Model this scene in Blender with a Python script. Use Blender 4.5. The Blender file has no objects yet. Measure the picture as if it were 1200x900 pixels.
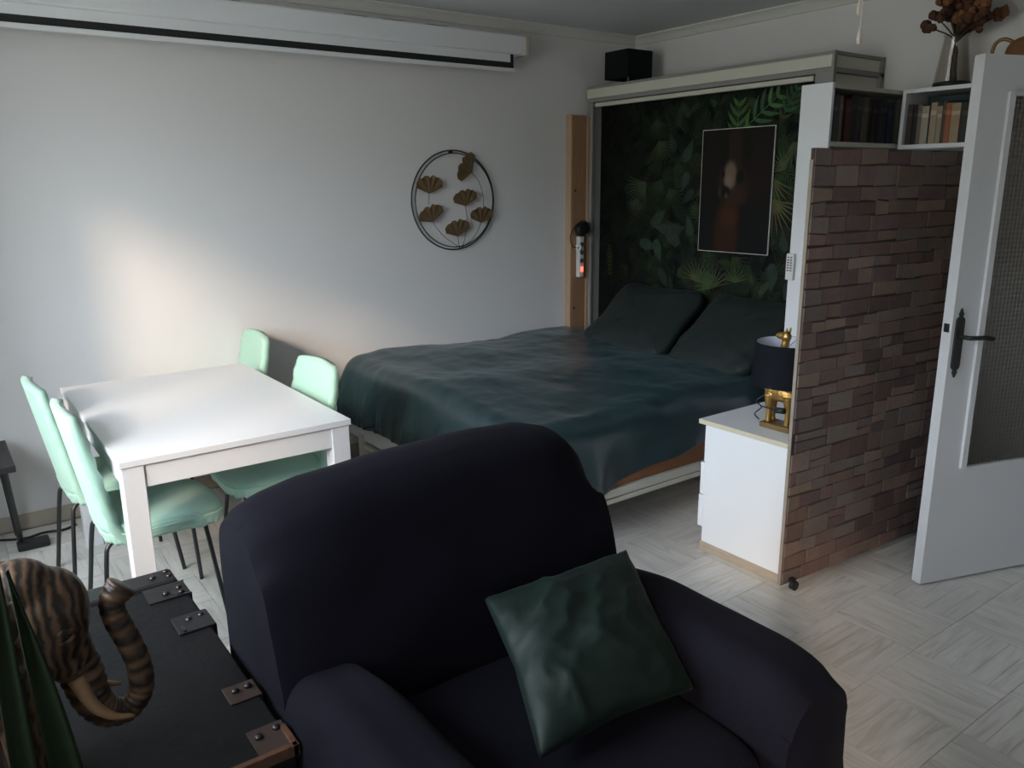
import bpy, bmesh, math, random
from mathutils import Vector, Matrix, noise
R = math.radians
random.seed(7)
sc = bpy.context.scene
COL = sc.collection

# ------------------------------------------------------------------ camera
cam_d = bpy.data.cameras.new('camera'); cam = bpy.data.objects.new('camera', cam_d); COL.objects.link(cam)
cam_d.sensor_width = 36.0; cam_d.lens = 940.0 / 1200.0 * 36.0; cam_d.clip_start = 0.02
_right = Vector((0.8064, -0.5913, -0.0098)); _down = Vector((-0.1509, -0.1897, -0.9702)); _fwd = Vector((0.5718, 0.7838, -0.2422))
_fwd.normalize(); _right = (_right - _fwd * _right.dot(_fwd)).normalized(); _up = _right.cross(_fwd)
cam.matrix_world = Matrix(((_right.x, _up.x, -_fwd.x, 0.0), (_right.y, _up.y, -_fwd.y, 0.0), (_right.z, _up.z, -_fwd.z, 1.6), (0, 0, 0, 1)))
sc.camera = cam

# ------------------------------------------------------------------ world, sun, window portal, exposure
SKY = 22.0; GROUND = 2.2
w = bpy.data.worlds.new('sky'); sc.world = w; w.use_nodes = True
nt = w.node_tree; nt.nodes.clear()
tc = nt.nodes.new('ShaderNodeTexCoord'); sp = nt.nodes.new('ShaderNodeSeparateXYZ'); rp = nt.nodes.new('ShaderNodeValToRGB')
mr = nt.nodes.new('ShaderNodeMapRange'); bg = nt.nodes.new('ShaderNodeBackground'); ou = nt.nodes.new('ShaderNodeOutputWorld')
nt.links.new(tc.outputs['Generated'], sp.inputs[0]); nt.links.new(sp.outputs['Z'], mr.inputs['Value'])
mr.inputs['From Min'].default_value = -1; mr.inputs['From Max'].default_value = 1
nt.links.new(mr.outputs[0], rp.inputs[0])
e = rp.color_ramp.elements
e[0].position = 0.525; e[0].color = (0.10 * GROUND, 0.10 * GROUND, 0.09 * GROUND, 1)
e[1].position = 0.61; e[1].color = (0.83, 0.89, 1.0, 1)
nt.links.new(rp.outputs[0], bg.inputs[0]); bg.inputs[1].default_value = SKY
nt.links.new(bg.outputs[0], ou.inputs[0])

sun_d = bpy.data.lights.new('sun', 'SUN'); sun = bpy.data.objects.new('sun', sun_d); COL.objects.link(sun)
sun_d.energy = 3.2; sun_d.angle = R(8); sun_d.color = (1.0, 0.72, 0.50)
sun.rotation_euler = Vector((1.36, 1.0, -0.74)).to_track_quat('-Z', 'Y').to_euler()

WX = -0.90                                   # inner face of the window wall
WINS = [(1.10, 3.22, 0.98, 2.47), (-1.30, -0.50, 0.98, 2.35)]      # openings: y0, y1, z0, z1
for y0, y1, z0, z1 in WINS:
    por_d = bpy.data.lights.new('window_portal', 'AREA'); por = bpy.data.objects.new('window_portal', por_d); COL.objects.link(por)
    por_d.shape = 'RECTANGLE'; por_d.size = z1 - z0; por_d.size_y = y1 - y0
    por.location = (WX - 0.16, (y0 + y1) / 2, (z0 + z1) / 2); por.rotation_euler = (0, R(-90), 0)
    por_d.cycles.is_portal = True

vs = sc.view_settings
vs.view_transform = 'Standard'; vs.look = 'None'; vs.gamma = 1.0; vs.use_curve_mapping = False; vs.exposure = 0.0

# ------------------------------------------------------------------ materials
MATS = {}
def mat(name, col, rough=0.6, var=0.0, vscale=8.0, bump=0.0, bscale=60.0, metal=0.0, spec=0.5, sheen=0.0, stretch=(1, 1, 1), coat=0.0, rnd=0.0):
    if name in MATS: return MATS[name]
    m = bpy.data.materials.new(name); m.use_nodes = True; t = m.node_tree; n = t.nodes; L = t.links
    b = n['Principled BSDF']
    b.inputs['Roughness'].default_value = rough; b.inputs['Metallic'].default_value = metal
    b.inputs['Specular IOR Level'].default_value = spec
    if sheen: b.inputs['Sheen Weight'].default_value = sheen; b.inputs['Sheen Roughness'].default_value = 0.4; b.inputs['Sheen Tint'].default_value = (min(1, col[0] * 6 + .2), min(1, col[1] * 6 + .2), min(1, col[2] * 6 + .2), 1)
    if coat: b.inputs['Coat Weight'].default_value = coat
    c = n.new('ShaderNodeTexCoord'); mp = n.new('ShaderNodeMapping'); mp.inputs['Scale'].default_value = stretch
    L.new(c.outputs['Object'], mp.inputs[0])
    nz = n.new('ShaderNodeTexNoise'); nz.inputs['Scale'].default_value = vscale; nz.inputs['Detail'].default_value = 6
    L.new(mp.outputs[0], nz.inputs['Vector'])
    mx = n.new('ShaderNodeMix'); mx.data_type = 'RGBA'
    mx.inputs[6].default_value = tuple(max(0, x * (1 - var)) for x in col) + (1,)
    mx.inputs[7].default_value = tuple(min(1, x * (1 + var)) for x in col) + (1,)
    L.new(nz.outputs[0], mx.inputs[0]); out = mx.outputs[2]
    if rnd:
        oi = n.new('ShaderNodeObjectInfo'); hs = n.new('ShaderNodeHueSaturation'); mrr = n.new('ShaderNodeMapRange')
        mrr.inputs['To Min'].default_value = 1 - rnd; mrr.inputs['To Max'].default_value = 1 + rnd
        L.new(oi.outputs['Random'], mrr.inputs[0]); L.new(mrr.outputs[0], hs.inputs['Value']); L.new(out, hs.inputs['Color']); out = hs.outputs[0]
    L.new(out, b.inputs['Base Color'])
    if bump:
        n2 = n.new('ShaderNodeTexNoise'); n2.inputs['Scale'].default_value = bscale; n2.inputs['Detail'].default_value = 4
        L.new(mp.outputs[0], n2.inputs['Vector'])
        bp = n.new('ShaderNodeBump'); bp.inputs['Strength'].default_value = bump; bp.inputs['Distance'].default_value = 0.01
        L.new(n2.outputs[0], bp.inputs['Height']); L.new(bp.outputs[0], b.inputs['Normal'])
    MATS[name] = m
    return m

def vcol_mat(name, rough=0.7, noise_var=0.25, scale=30.0):
    m = bpy.data.materials.new(name); m.use_nodes = True; t = m.node_tree; n = t.nodes; L = t.links
    b = n['Principled BSDF']; b.inputs['Roughness'].default_value = rough; b.inputs['Specular IOR Level'].default_value = 0.25
    a = n.new('ShaderNodeVertexColor'); a.layer_name = 'print'
    c = n.new('ShaderNodeTexCoord'); nz = n.new('ShaderNodeTexNoise'); nz.inputs['Scale'].default_value = scale
    L.new(c.outputs['Object'], nz.inputs['Vector'])
    mrr = n.new('ShaderNodeMapRange'); mrr.inputs['To Min'].default_value = 1 - noise_var * 2; mrr.inputs['To Max'].default_value = 1 + noise_var * 2
    L.new(nz.outputs[0], mrr.inputs[0])
    hs = n.new('ShaderNodeHueSaturation'); L.new(mrr.outputs[0], hs.inputs['Value']); L.new(a.outputs[0], hs.inputs['Color'])
    L.new(hs.outputs[0], b.inputs['Base Color'])
    return m

def wave_mat(name, c1, c2, rough=0.5, scale=20.0, dist=4.0, direction='X', bump=0.0, sheen=0.0, detail=2.0, spec=0.5, p0=0.0, p1=1.0, rnd=0.0):
    m = bpy.data.materials.new(name); m.use_nodes = True; t = m.node_tree; n = t.nodes; L = t.links
    b = n['Principled BSDF']; b.inputs['Roughness'].default_value = rough; b.inputs['Specular IOR Level'].default_value = spec
    if sheen: b.inputs['Sheen Weight'].default_value = sheen
    c = n.new('ShaderNodeTexCoord'); wv = n.new('ShaderNodeTexWave'); wv.bands_direction = direction
    wv.inputs['Scale'].default_value = scale; wv.inputs['Distortion'].default_value = dist; wv.inputs['Detail'].default_value = detail
    r = n.new('ShaderNodeValToRGB'); r.color_ramp.elements[0].color = c1 + (1,); r.color_ramp.elements[1].color = c2 + (1,)
    r.color_ramp.elements[0].position = p0; r.color_ramp.elements[1].position = p1
    L.new(c.outputs['Object'], wv.inputs['Vector']); L.new(wv.outputs[0], r.inputs[0]); out = r.outputs[0]
    if rnd:
        oi = n.new('ShaderNodeObjectInfo'); hs = n.new('ShaderNodeHueSaturation'); mrr = n.new('ShaderNodeMapRange')
        mrr.inputs['To Min'].default_value = 1 - rnd; mrr.inputs['To Max'].default_value = 1 + rnd
        L.new(oi.outputs['Random'], mrr.inputs[0]); L.new(mrr.outputs[0], hs.inputs['Value']); L.new(out, hs.inputs['Color']); out = hs.outputs[0]
    L.new(out, b.inputs['Base Color'])
    if bump:
        bp = n.new('ShaderNodeBump'); bp.inputs['Strength'].default_value = bump; bp.inputs['Distance'].default_value = 0.004
        L.new(wv.outputs[0], bp.inputs['Height']); L.new(bp.outputs[0], b.inputs['Normal'])
    MATS[name] = m
    return m

def emit_mat(name, col, s):
    m = bpy.data.materials.new(name); m.use_nodes = True; b = m.node_tree.nodes['Principled BSDF']
    b.inputs['Base Color'].default_value = col + (1,); b.inputs['Emission Color'].default_value = col + (1,); b.inputs['Emission Strength'].default_value = s
    return m

def pane_mat(name, tint, gloss=0.06, rough=0.0):
    m = bpy.data.materials.new(name); m.use_nodes = True; t = m.node_tree; n = t.nodes; L = t.links
    n.remove(n['Principled BSDF']); o = n['Material Output']
    tr = n.new('ShaderNodeBsdfTransparent'); tr.inputs[0].default_value = tint + (1,)
    gl = n.new('ShaderNodeBsdfGlossy'); gl.inputs['Roughness'].default_value = rough
    mx = n.new('ShaderNodeMixShader'); mx.inputs[0].default_value = gloss
    L.new(tr.outputs[0], mx.inputs[1]); L.new(gl.outputs[0], mx.inputs[2]); L.new(mx.outputs[0], o.inputs[0])
    return m

def ribbed_glass(name):
    m = bpy.data.materials.new(name); m.use_nodes = True; t = m.node_tree; n = t.nodes; L = t.links
    b = n['Principled BSDF']; b.inputs['Base Color'].default_value = (0.62, 0.58, 0.52, 1); b.inputs['Roughness'].default_value = 0.28
    b.inputs['Transmission Weight'].default_value = 1.0; b.inputs['IOR'].default_value = 1.3
    c = n.new('ShaderNodeTexCoord'); fx = []
    for d in ('X', 'Z'):
        wv = n.new('ShaderNodeTexWave'); wv.bands_direction = d; wv.inputs['Scale'].default_value = 18.0; wv.inputs['Distortion'].default_value = 0.3
        L.new(c.outputs['Object'], wv.inputs['Vector']); fx.append(wv)
    mu = n.new('ShaderNodeMath'); mu.operation = 'ADD'; L.new(fx[0].outputs[1], mu.inputs[0]); L.new(fx[1].outputs[1], mu.inputs[1])
    bp = n.new('ShaderNodeBump'); bp.inputs['Strength'].default_value = 0.5; bp.inputs['Distance'].default_value = 0.01
    L.new(mu.outputs[0], bp.inputs['Height']); L.new(bp.outputs[0], b.inputs['Normal'])
    return m

WALLW = mat('wall_paint', (0.75, 0.735, 0.735), 0.85, 0.02, 3, 0.05, 90)
WALLD = mat('wall_paint_grey', (0.60, 0.57, 0.54), 0.9, 0.03, 3)
CEIL = mat('ceiling_paint', (0.70, 0.71, 0.73), 0.9, 0.02, 3)
CEILW = mat('cornice_plaster', (0.72, 0.71, 0.68), 0.8, 0.03, 6)
DOORW = mat('door_paint', (0.60, 0.60, 0.61), 0.45, 0.02, 4)
WHITE = mat('white_lacquer', (0.80, 0.81, 0.84), 0.35, 0.015, 5)
TABLEW = mat('white_table_foil', (0.74, 0.74, 0.765), 0.28, 0.01, 5)
CREAM = mat('cream_board', (0.62, 0.60, 0.52), 0.5, 0.04, 6)
GREYB = mat('grey_board', (0.27, 0.26, 0.25), 0.6, 0.05, 6)
CHIP = mat('chipboard_edge', (0.60, 0.53, 0.40), 0.7, 0.12, 60)
PLINTH = mat('oak_plinth', (0.42, 0.34, 0.26), 0.7, 0.25, 70, stretch=(1, 0.2, 1))
BLACKM = mat('black_metal', (0.012, 0.012, 0.014), 0.38, 0.1, 20, spec=0.6)
BLACKP = mat('black_plastic', (0.010, 0.010, 0.012), 0.45, 0.05, 20)
IRON = mat('wrought_iron', (0.012, 0.011, 0.011), 0.5, 0.15, 50, 0.2, 90)
NAVY = mat('navy_slipcover', (0.0050, 0.0046, 0.0085), 0.85, 0.15, 12, 0.12, 300, spec=0.10, sheen=0.06)
GREEN_V = mat('dark_green_velvet', (0.0018, 0.0090, 0.0062), 0.6, 0.35, 14, 0.15, 25, spec=0.3, sheen=0.10)
DUVET = mat('teal_duvet_satin', (0.0145, 0.036, 0.042), 0.31, 0.15, 3, 0.40, 13, spec=0.55, sheen=0.14)
PILLOW = mat('dark_green_pillow', (0.0075, 0.014, 0.0135), 0.7, 0.15, 9, 0.15, 12, sheen=0.1)
MATTR = mat('mattress_ticking', (0.45, 0.43, 0.40), 0.9, 0.05, 10)
WOODBED = mat('orange_brown_wood', (0.28, 0.12, 0.05), 0.6, 0.2, 9, stretch=(0.6, 6, 6))
PINE = mat('pine_plank', (0.36, 0.20, 0.11), 0.6, 0.22, 14, stretch=(6, 6, 0.5))
PINEL = mat('pine_edge', (0.46, 0.30, 0.19), 0.6, 0.15, 14, stretch=(6, 6, 0.5))
GOLD = mat('gold_paint', (0.55, 0.33, 0.10), 0.32, 0.3, 30, 0.25, 60, metal=0.85)
BRASSD = mat('dark_brass', (0.23, 0.15, 0.06), 0.45, 0.3, 40, metal=0.7)
SHADE_B = mat('black_lampshade', (0.006, 0.007, 0.011), 0.8, 0.1, 40, spec=0.15)
SHADE_T = mat('black_green_lampshade', (0.004, 0.008, 0.008), 0.8, 0.1, 40, spec=0.2)
SHADE_I = mat('white_shade_lining', (0.72, 0.74, 0.85), 0.7, 0.02, 10)
LEATHER = mat('black_trunk_board', (0.008, 0.008, 0.009), 0.55, 0.4, 12, 0.15, 40, spec=0.12)
STRAPM = mat('black_trunk_iron', (0.010, 0.010, 0.012), 0.42, 0.3, 30, 0.1, 60, spec=0.35)
RUST = mat('rusty_iron', (0.075, 0.028, 0.012), 0.7, 0.6, 40, 0.3, 80)
STUD = mat('trunk_stud_iron', (0.05, 0.045, 0.045), 0.3, 0.3, 60, metal=0.7)
LEAFP = mat('snake_plant_leaf', (0.005, 0.012, 0.003), 0.6, 0.4, 14, spec=0.2, stretch=(1, 1, 4))
TERRA = mat('dark_pot_glaze', (0.03, 0.025, 0.022), 0.4, 0.1, 10)
SOIL = mat('potting_soil', (0.02, 0.014, 0.01), 0.95, 0.3, 60, 0.4, 80)
WIRE = mat('black_wire', (0.012, 0.011, 0.013), 0.5)
GINK = mat('bronze_leaf', (0.17, 0.11, 0.055), 0.55, 0.35, 25, 0.2, 80, metal=0.15)
MINT = wave_mat('mint_ribbed_cover', (0.35, 0.56, 0.46), (0.41, 0.64, 0.53), 0.75, 130.0, 0.6, 'Z', bump=0.25, sheen=0.2, spec=0.2)
MINTS = wave_mat('mint_ribbed_seat', (0.35, 0.56, 0.46), (0.41, 0.64, 0.53), 0.75, 110.0, 0.8, 'Y', bump=0.3, sheen=0.2, spec=0.2)
ELEW = wave_mat('carved_striped_wood', (0.009, 0.005, 0.003), (0.105, 0.056, 0.029), 0.42, 17.0, 8.0, 'X', bump=0.25, detail=4.0, spec=0.5, p0=0.15, p1=0.95)
TUSK = mat('carved_pale_wood', (0.26, 0.15, 0.075), 0.45, 0.2, 30)
WHITEP = mat('white_plastic', (0.72, 0.72, 0.70), 0.4)
GREYK = mat('grey_rubber_key', (0.10, 0.10, 0.11), 0.6)
VASEG = pane_mat('smoky_vase_glass', (0.88, 0.86, 0.83), 0.05, 0.02)
DRYST = mat('dried_stem', (0.06, 0.045, 0.02), 0.8, 0.3, 30)
DRYFL = mat('dried_flower_brown', (0.085, 0.034, 0.018), 0.9, 0.5, 25)
DRYFO = mat('dried_flower_orange', (0.20, 0.085, 0.032), 0.9, 0.4, 25)
BASK = mat('wicker_brown', (0.20, 0.085, 0.035), 0.8, 0.4, 60, 0.4, 90)
WINPANE = pane_mat('window_glass', (0.95, 0.97, 0.96), 0.05, 0.0)
DGLASS = ribbed_glass('obscured_door_glass')
PAPERW = mat('poster_white_edge', (0.75, 0.74, 0.72), 0.7)
GROUT = mat('floor_grout', (0.30, 0.27, 0.23), 0.9, 0.1, 20)
REDGLOW = emit_mat('red_switch_glow', (1.0, 0.06, 0.04), 6.0)
def tile_mat():
    m = bpy.data.materials.new('marble_strip_tile'); m.use_nodes = True; t = m.node_tree; n = t.nodes; L = t.links
    b = n['Principled BSDF']; b.inputs['Roughness'].default_value = 0.33; b.inputs['Specular IOR Level'].default_value = 0.45
    c = n.new('ShaderNodeTexCoord'); oi = n.new('ShaderNodeObjectInfo')
    ad = n.new('ShaderNodeVectorMath'); ad.operation = 'ADD'; sv = n.new('ShaderNodeVectorMath'); sv.operation = 'SCALE'
    cx_ = n.new('ShaderNodeCombineXYZ')
    for i in range(3): L.new(oi.outputs['Random'], cx_.inputs[i])
    L.new(cx_.outputs[0], sv.inputs[0]); sv.inputs['Scale'].default_value = 37.0
    mp = n.new('ShaderNodeMapping'); mp.inputs['Scale'].default_value = (2.5, 22, 1)
    L.new(c.outputs['Object'], ad.inputs[0]); L.new(sv.outputs[0], ad.inputs[1]); L.new(ad.outputs[0], mp.inputs[0])
    nz = n.new('ShaderNodeTexNoise'); nz.inputs['Scale'].default_value = 1.6; nz.inputs['Detail'].default_value = 7; nz.inputs['Distortion'].default_value = 1.2
    L.new(mp.outputs[0], nz.inputs['Vector'])
    r = n.new('ShaderNodeValToRGB'); el = r.color_ramp.elements
    el[0].position = 0.26; el[0].color = (0.47, 0.438, 0.402, 1); el[1].position = 0.74; el[1].color = (0.69, 0.665, 0.635, 1)
    k = el.new(0.46); k.color = (0.60, 0.572, 0.536, 1)
    L.new(nz.outputs[0], r.inputs[0])
    mrr = n.new('ShaderNodeMapRange'); mrr.inputs['To Min'].default_value = 0.90; mrr.inputs['To Max'].default_value = 1.06
    L.new(oi.outputs['Random'], mrr.inputs[0]); hs = n.new('ShaderNodeHueSaturation'); L.new(mrr.outputs[0], hs.inputs['Value'])
    L.new(r.outputs[0], hs.inputs['Color']); L.new(hs.outputs[0], b.inputs['Base Color'])
    return m
TILE = tile_mat()

# ------------------------------------------------------------------ mesh builder
ORG = {}
class MB:
    def __init__(s): s.v = []; s.f = []; s.c = []
    def box(s, x0, x1, y0, y1, z0, z1):
        i = len(s.v)
        s.v += [(x, y, z) for x in (x0, x1) for y in (y0, y1) for z in (z0, z1)]
        s.f += [tuple(i + k for k in q) for q in ((0, 1, 3, 2), (4, 6, 7, 5), (0, 4, 5, 1), (2, 3, 7, 6), (0, 2, 6, 4), (1, 5, 7, 3))]
        return s
    def obox(s, c, ax, h):                    # oriented box: centre, three unit axes, half sizes
        i = len(s.v); c = Vector(c); a = [Vector(q) for q in ax]
        for p in (-1, 1):
            for q in (-1, 1):
                for r in (-1, 1): s.v.append(tuple(c + a[0] * h[0] * p + a[1] * h[1] * q + a[2] * h[2] * r))
        s.f += [tuple(i + k for k in q) for q in ((0, 1, 3, 2), (4, 6, 7, 5), (0, 4, 5, 1), (2, 3, 7, 6), (0, 2, 6, 4), (1, 5, 7, 3))]
        return s
    def tube(s, pts, r, n=8, cap=True):
        pts = [Vector(p) for p in pts]; N = len(pts); rr = r if isinstance(r, (list, tuple)) else [r] * N
        i0 = len(s.v); up = None
        for k, p in enumerate(pts):
            d = (pts[min(k + 1, N - 1)] - pts[max(k - 1, 0)]).normalized()
            if up is None: up = Vector((0, 0, 1)) if abs(d.z) < 0.9 else Vector((1, 0, 0))
            a = d.cross(up)
            if a.length < 1e-5: a = d.orthogonal()
            a.normalize(); b = a.cross(d).normalized(); up = b
            for j in range(n):
                t = 2 * math.pi * j / n
                s.v.append(tuple(p + a * math.cos(t) * rr[k] + b * math.sin(t) * rr[k]))
        for k in range(N - 1):
            for j in range(n):
                a0 = i0 + k * n + j; a1 = i0 + k * n + (j + 1) % n
                s.f.append((a0, a1, a1 + n, a0 + n))
        if cap:
            s.f.append(tuple(i0 + j for j in range(n))[::-1]); s.f.append(tuple(i0 + (N - 1) * n + j for j in range(n)))
        return s
    def lathe(s, prof, cx, cy, n=24, ax=1.0, ay=1.0):
        i0 = len(s.v); N = len(prof)
        for r, z in prof:
            for j in range(n):
                t = 2 * math.pi * j / n; s.v.append((cx + r * ax * math.cos(t), cy + r * ay * math.sin(t), z))
        for k in range(N - 1):
            for j in range(n):
                a0 = i0 + k * n + j; a1 = i0 + k * n + (j + 1) % n
                s.f.append((a0, a1, a1 + n, a0 + n))
        s.f.append(tuple(i0 + j for j in range(n))[::-1]); s.f.append(tuple(i0 + (N - 1) * n + j for j in range(n)))
        return s
    def sup(s, c, r, e=2.0, nu=24, nv=14, M=None, fn=None):   # superellipsoid
        i0 = len(s.v); c = Vector(c); pw = lambda x: math.copysign(abs(x) ** (2.0 / e), x)
        for i in range(nv + 1):
            ph = -math.pi / 2 + math.pi * i / nv
            for j in range(nu):
                th = 2 * math.pi * j / nu
                p = Vector((r[0] * pw(math.cos(ph)) * pw(math.cos(th)), r[1] * pw(math.cos(ph)) * pw(math.sin(th)), r[2] * pw(math.sin(ph))))
                if fn: p = fn(p)
                if M: p = M @ p
                s.v.append(tuple(c + p))
        for i in range(nv):
            for j in range(nu):
                a0 = i0 + i * nu + j; a1 = i0 + i * nu + (j + 1) % nu
                s.f.append((a0, a1, a1 + nu, a0 + nu))
        return s
    def grid(s, fn, nu, nv, cu=False):
        i0 = len(s.v)
        for i in range(nu + (0 if cu else 1)):
            for j in range(nv + 1): s.v.append(tuple(fn(i / nu, j / nv)))
        m = nv + 1; NU = nu if cu else nu + 1
        for i in range(nu):
            for j in range(nv):
                a = i0 + i * m + j; b = i0 + ((i + 1) % NU) * m + j
                s.f.append((a, b, b + 1, a + 1))
        return s
    def poly(s, pts, off, col=None):          # prism: polygon (3d pts) pushed along off
        i = len(s.v); n = len(pts); off = Vector(off)
        s.v += [tuple(p) for p in pts]; s.v += [tuple(Vector(p) + off) for p in pts]
        s.f.append(tuple(range(i, i + n))[::-1]); s.f.append(tuple(range(i + n, i + 2 * n)))
        for k in range(n): s.f.append((i + k, i + (k + 1) % n, i + n + (k + 1) % n, i + n + k))
        return s

def finish(o, label=None, cat=None, group=None, kind=None):
    if label: o['label'] = label
    if cat: o['category'] = cat
    if group: o['group'] = group
    if kind: o['kind'] = kind
    return o
def mesh_of(mb, org=(0, 0, 0), smooth=False, fix=True):
    me = bpy.data.meshes.new('mesh'); me.from_pydata([(v[0] - org[0], v[1] - org[1], v[2] - org[2]) for v in mb.v], [], mb.f)
    if fix:
        bm = bmesh.new(); bm.from_mesh(me); bmesh.ops.remove_doubles(bm, verts=bm.verts, dist=1e-6)
        bmesh.ops.recalc_face_normals(bm, faces=bm.faces); bm.to_mesh(me); bm.free()
    if smooth:
        for p in me.polygons: p.use_smooth = True
    return me
def obj(name, mb, m, parent=None, smooth=False, bevel=0.0, org=None, subsurf=0, solid=0.0, autosm=None, fix=True):
    """link a mesh given in world coordinates (relative to the parent's origin when it has one)"""
    og = ORG.get(parent.name, (0, 0, 0)) if parent else (org or (0, 0, 0))
    me = mesh_of(mb, og, smooth, fix); me.name = name
    o = bpy.data.objects.new(name, me); COL.objects.link(o)
    me.materials.append(m)
    if parent: o.parent = parent; ORG[o.name] = og
    else: o.location = og; ORG[o.name] = og
    if solid:
        md = o.modifiers.new('thickness', 'SOLIDIFY'); md.thickness = solid; md.offset = 0
    if subsurf:
        md = o.modifiers.new('smooth', 'SUBSURF'); md.levels = subsurf; md.render_levels = subsurf
    if bevel:
        md = o.modifiers.new('bevel', 'BEVEL'); md.width = bevel; md.segments = 2; md.limit_method = 'ANGLE'; md.angle_limit = R(40)
    return o
def thing(name, label, cat, loc=(0, 0, 0), group=None):
    o = bpy.data.objects.new(name, None); COL.objects.link(o); o.location = loc; ORG[o.name] = tuple(loc)
    o.empty_display_size = 0.05
    return finish(o, label, cat, group)
def copy_tree(o, parent=None):
    c = o.copy(); COL.objects.link(c); c.parent = parent
    for ch in list(o.children): copy_tree(ch, c)
    return c
def smooth01(x, a, b):
    t = max(0.0, min(1.0, (x - a) / (b - a))); return t * t * (3 - 2 * t)
def nz(x, y, z=0.0): return noise.noise(Vector((x, y, z)))
def arc(pts, n=6):
    """round a polyline with Catmull-Rom"""
    pts = [Vector(p) for p in pts]; out = []
    P = [pts[0] * 2 - pts[1]] + pts + [pts[-1] * 2 - pts[-2]]
    for i in range(1, len(P) - 2):
        for k in range(n):
            t = k / n; a, b, c, d = P[i - 1], P[i], P[i + 1], P[i + 2]
            out.append(0.5 * ((2 * b) + (-a + c) * t + (2 * a - 5 * b + 4 * c - d) * t * t + (-a + 3 * b - 3 * c + d) * t ** 3))
    out.append(pts[-1]); return out

# ================================================================== SETTING
WY = 4.32; WXB = 4.245; ZC = 2.575; YF = -2.6; XJ = 3.97; YJ = 1.40
T = 0.31
fl = obj('floor', MB().box(WX - 0.3, 5.6, YF - 0.2, WY + 0.2, -0.10, -0.006), GROUT); finish(fl, kind='structure')
strip = MB(); wS = T / 5
for k in range(5):
    strip.box(-T / 2 + 0.0012, T / 2 - 0.0012, -T / 2 + k * wS + 0.0006, -T / 2 + (k + 1) * wS - 0.0006, -0.008, -0.0003 - 0.0004 * (k % 2))
tile_me = mesh_of(strip); tile_me.materials.append(TILE)
gx0 = 2.60 - 10 * T; gy0 = 1.195 - 13 * T
rest = []
for i in range(-2, 17):
    for j in range(0, 24):
        cx = gx0 + (i + 0.5) * T; cy = gy0 + (j + 0.5) * T
        if cx < WX + 0.0 or cx > WXB - 0.02 or cy > WY - 0.02: continue
        rot = (i + j) % 2
        if cx > 0.1 and cy > 0.35 and cx < 4.0 and cy > 0.25 * cx - 0.2:
            o = bpy.data.objects.new('floor_tile', tile_me); COL.objects.link(o); o.parent = fl
            o.location = (cx, cy, 0); o.rotation_euler = (0, 0, R(90) * rot)
        else: rest.append((cx, cy))
mb = MB()
for cx, cy in rest: mb.box(cx - T / 2 + .0012, cx + T / 2 - .0012, cy - T / 2 + .0012, cy + T / 2 - .0012, -0.008, -0.0004)
o = obj('outer_floor_tiles', mb, TILE, fl); o['kind'] = 'stuff'

finish(obj('ceiling', MB().box(WX - 0.3, 5.6, YF - 0.2, WY + 0.2, ZC, ZC + 0.1), CEIL), kind='structure')
finish(obj('wall_left', MB().box(WX - 0.3, WXB + 0.2, WY, WY + 0.12, -0.1, ZC + 0.05), WALLW), kind='structure')
finish(obj('wall_back', MB().box(WXB, WXB + 0.12, YJ - 0.1, WY + 0.05, -0.1, ZC + 0.05), WALLW), kind='structure')
mb = MB().box(XJ, WXB + 0.1, 1.17, YJ, -0.1, ZC + 0.05).box(XJ, XJ + 0.22, YF, 0.22, -0.1, ZC + 0.05).box(XJ, XJ + 0.22, 0.22, 1.17, 2.06, ZC + 0.05)
finish(obj('wall_right', mb, WALLW), kind='structure')
finish(obj('wall_hall', MB().box(5.4, 5.5, YF, 1.6, -0.1, ZC + 0.05).box(XJ + 0.2, 5.5, 1.55, 1.62, -0.1, ZC).box(XJ + .2, 5.5, -0.5, -0.42, -0.1, ZC), WALLD), kind='structure')
finish(obj('wall_front', MB().box(WX - 0.3, 5.5, YF - 0.12, YF, -0.1, ZC + 0.05), WALLD), kind='structure')
ys = [YF] + [v for w_ in sorted(WINS) for v in w_[:2]] + [WY + 0.05]
mb = MB()
for a, b in zip(ys[0::2], ys[1::2]): mb.box(WX - 0.25, WX, a, b, -0.1, ZC + 0.05)
for y0, y1, z0, z1 in WINS: mb.box(WX - 0.25, WX, y0, y1, -0.1, z0).box(WX - 0.25, WX, y0, y1, z1, ZC + 0.05)
finish(obj('wall_window', mb, WALLW), kind='structure')
finish(obj('wall_shade_pier', MB().box(WX - 0.02, -0.24, 3.62, WY + 0.02, -0.05, ZC + 0.02), WALLW), kind='structure')  # added pier, out of view, to shade the near end of the left wall
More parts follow.
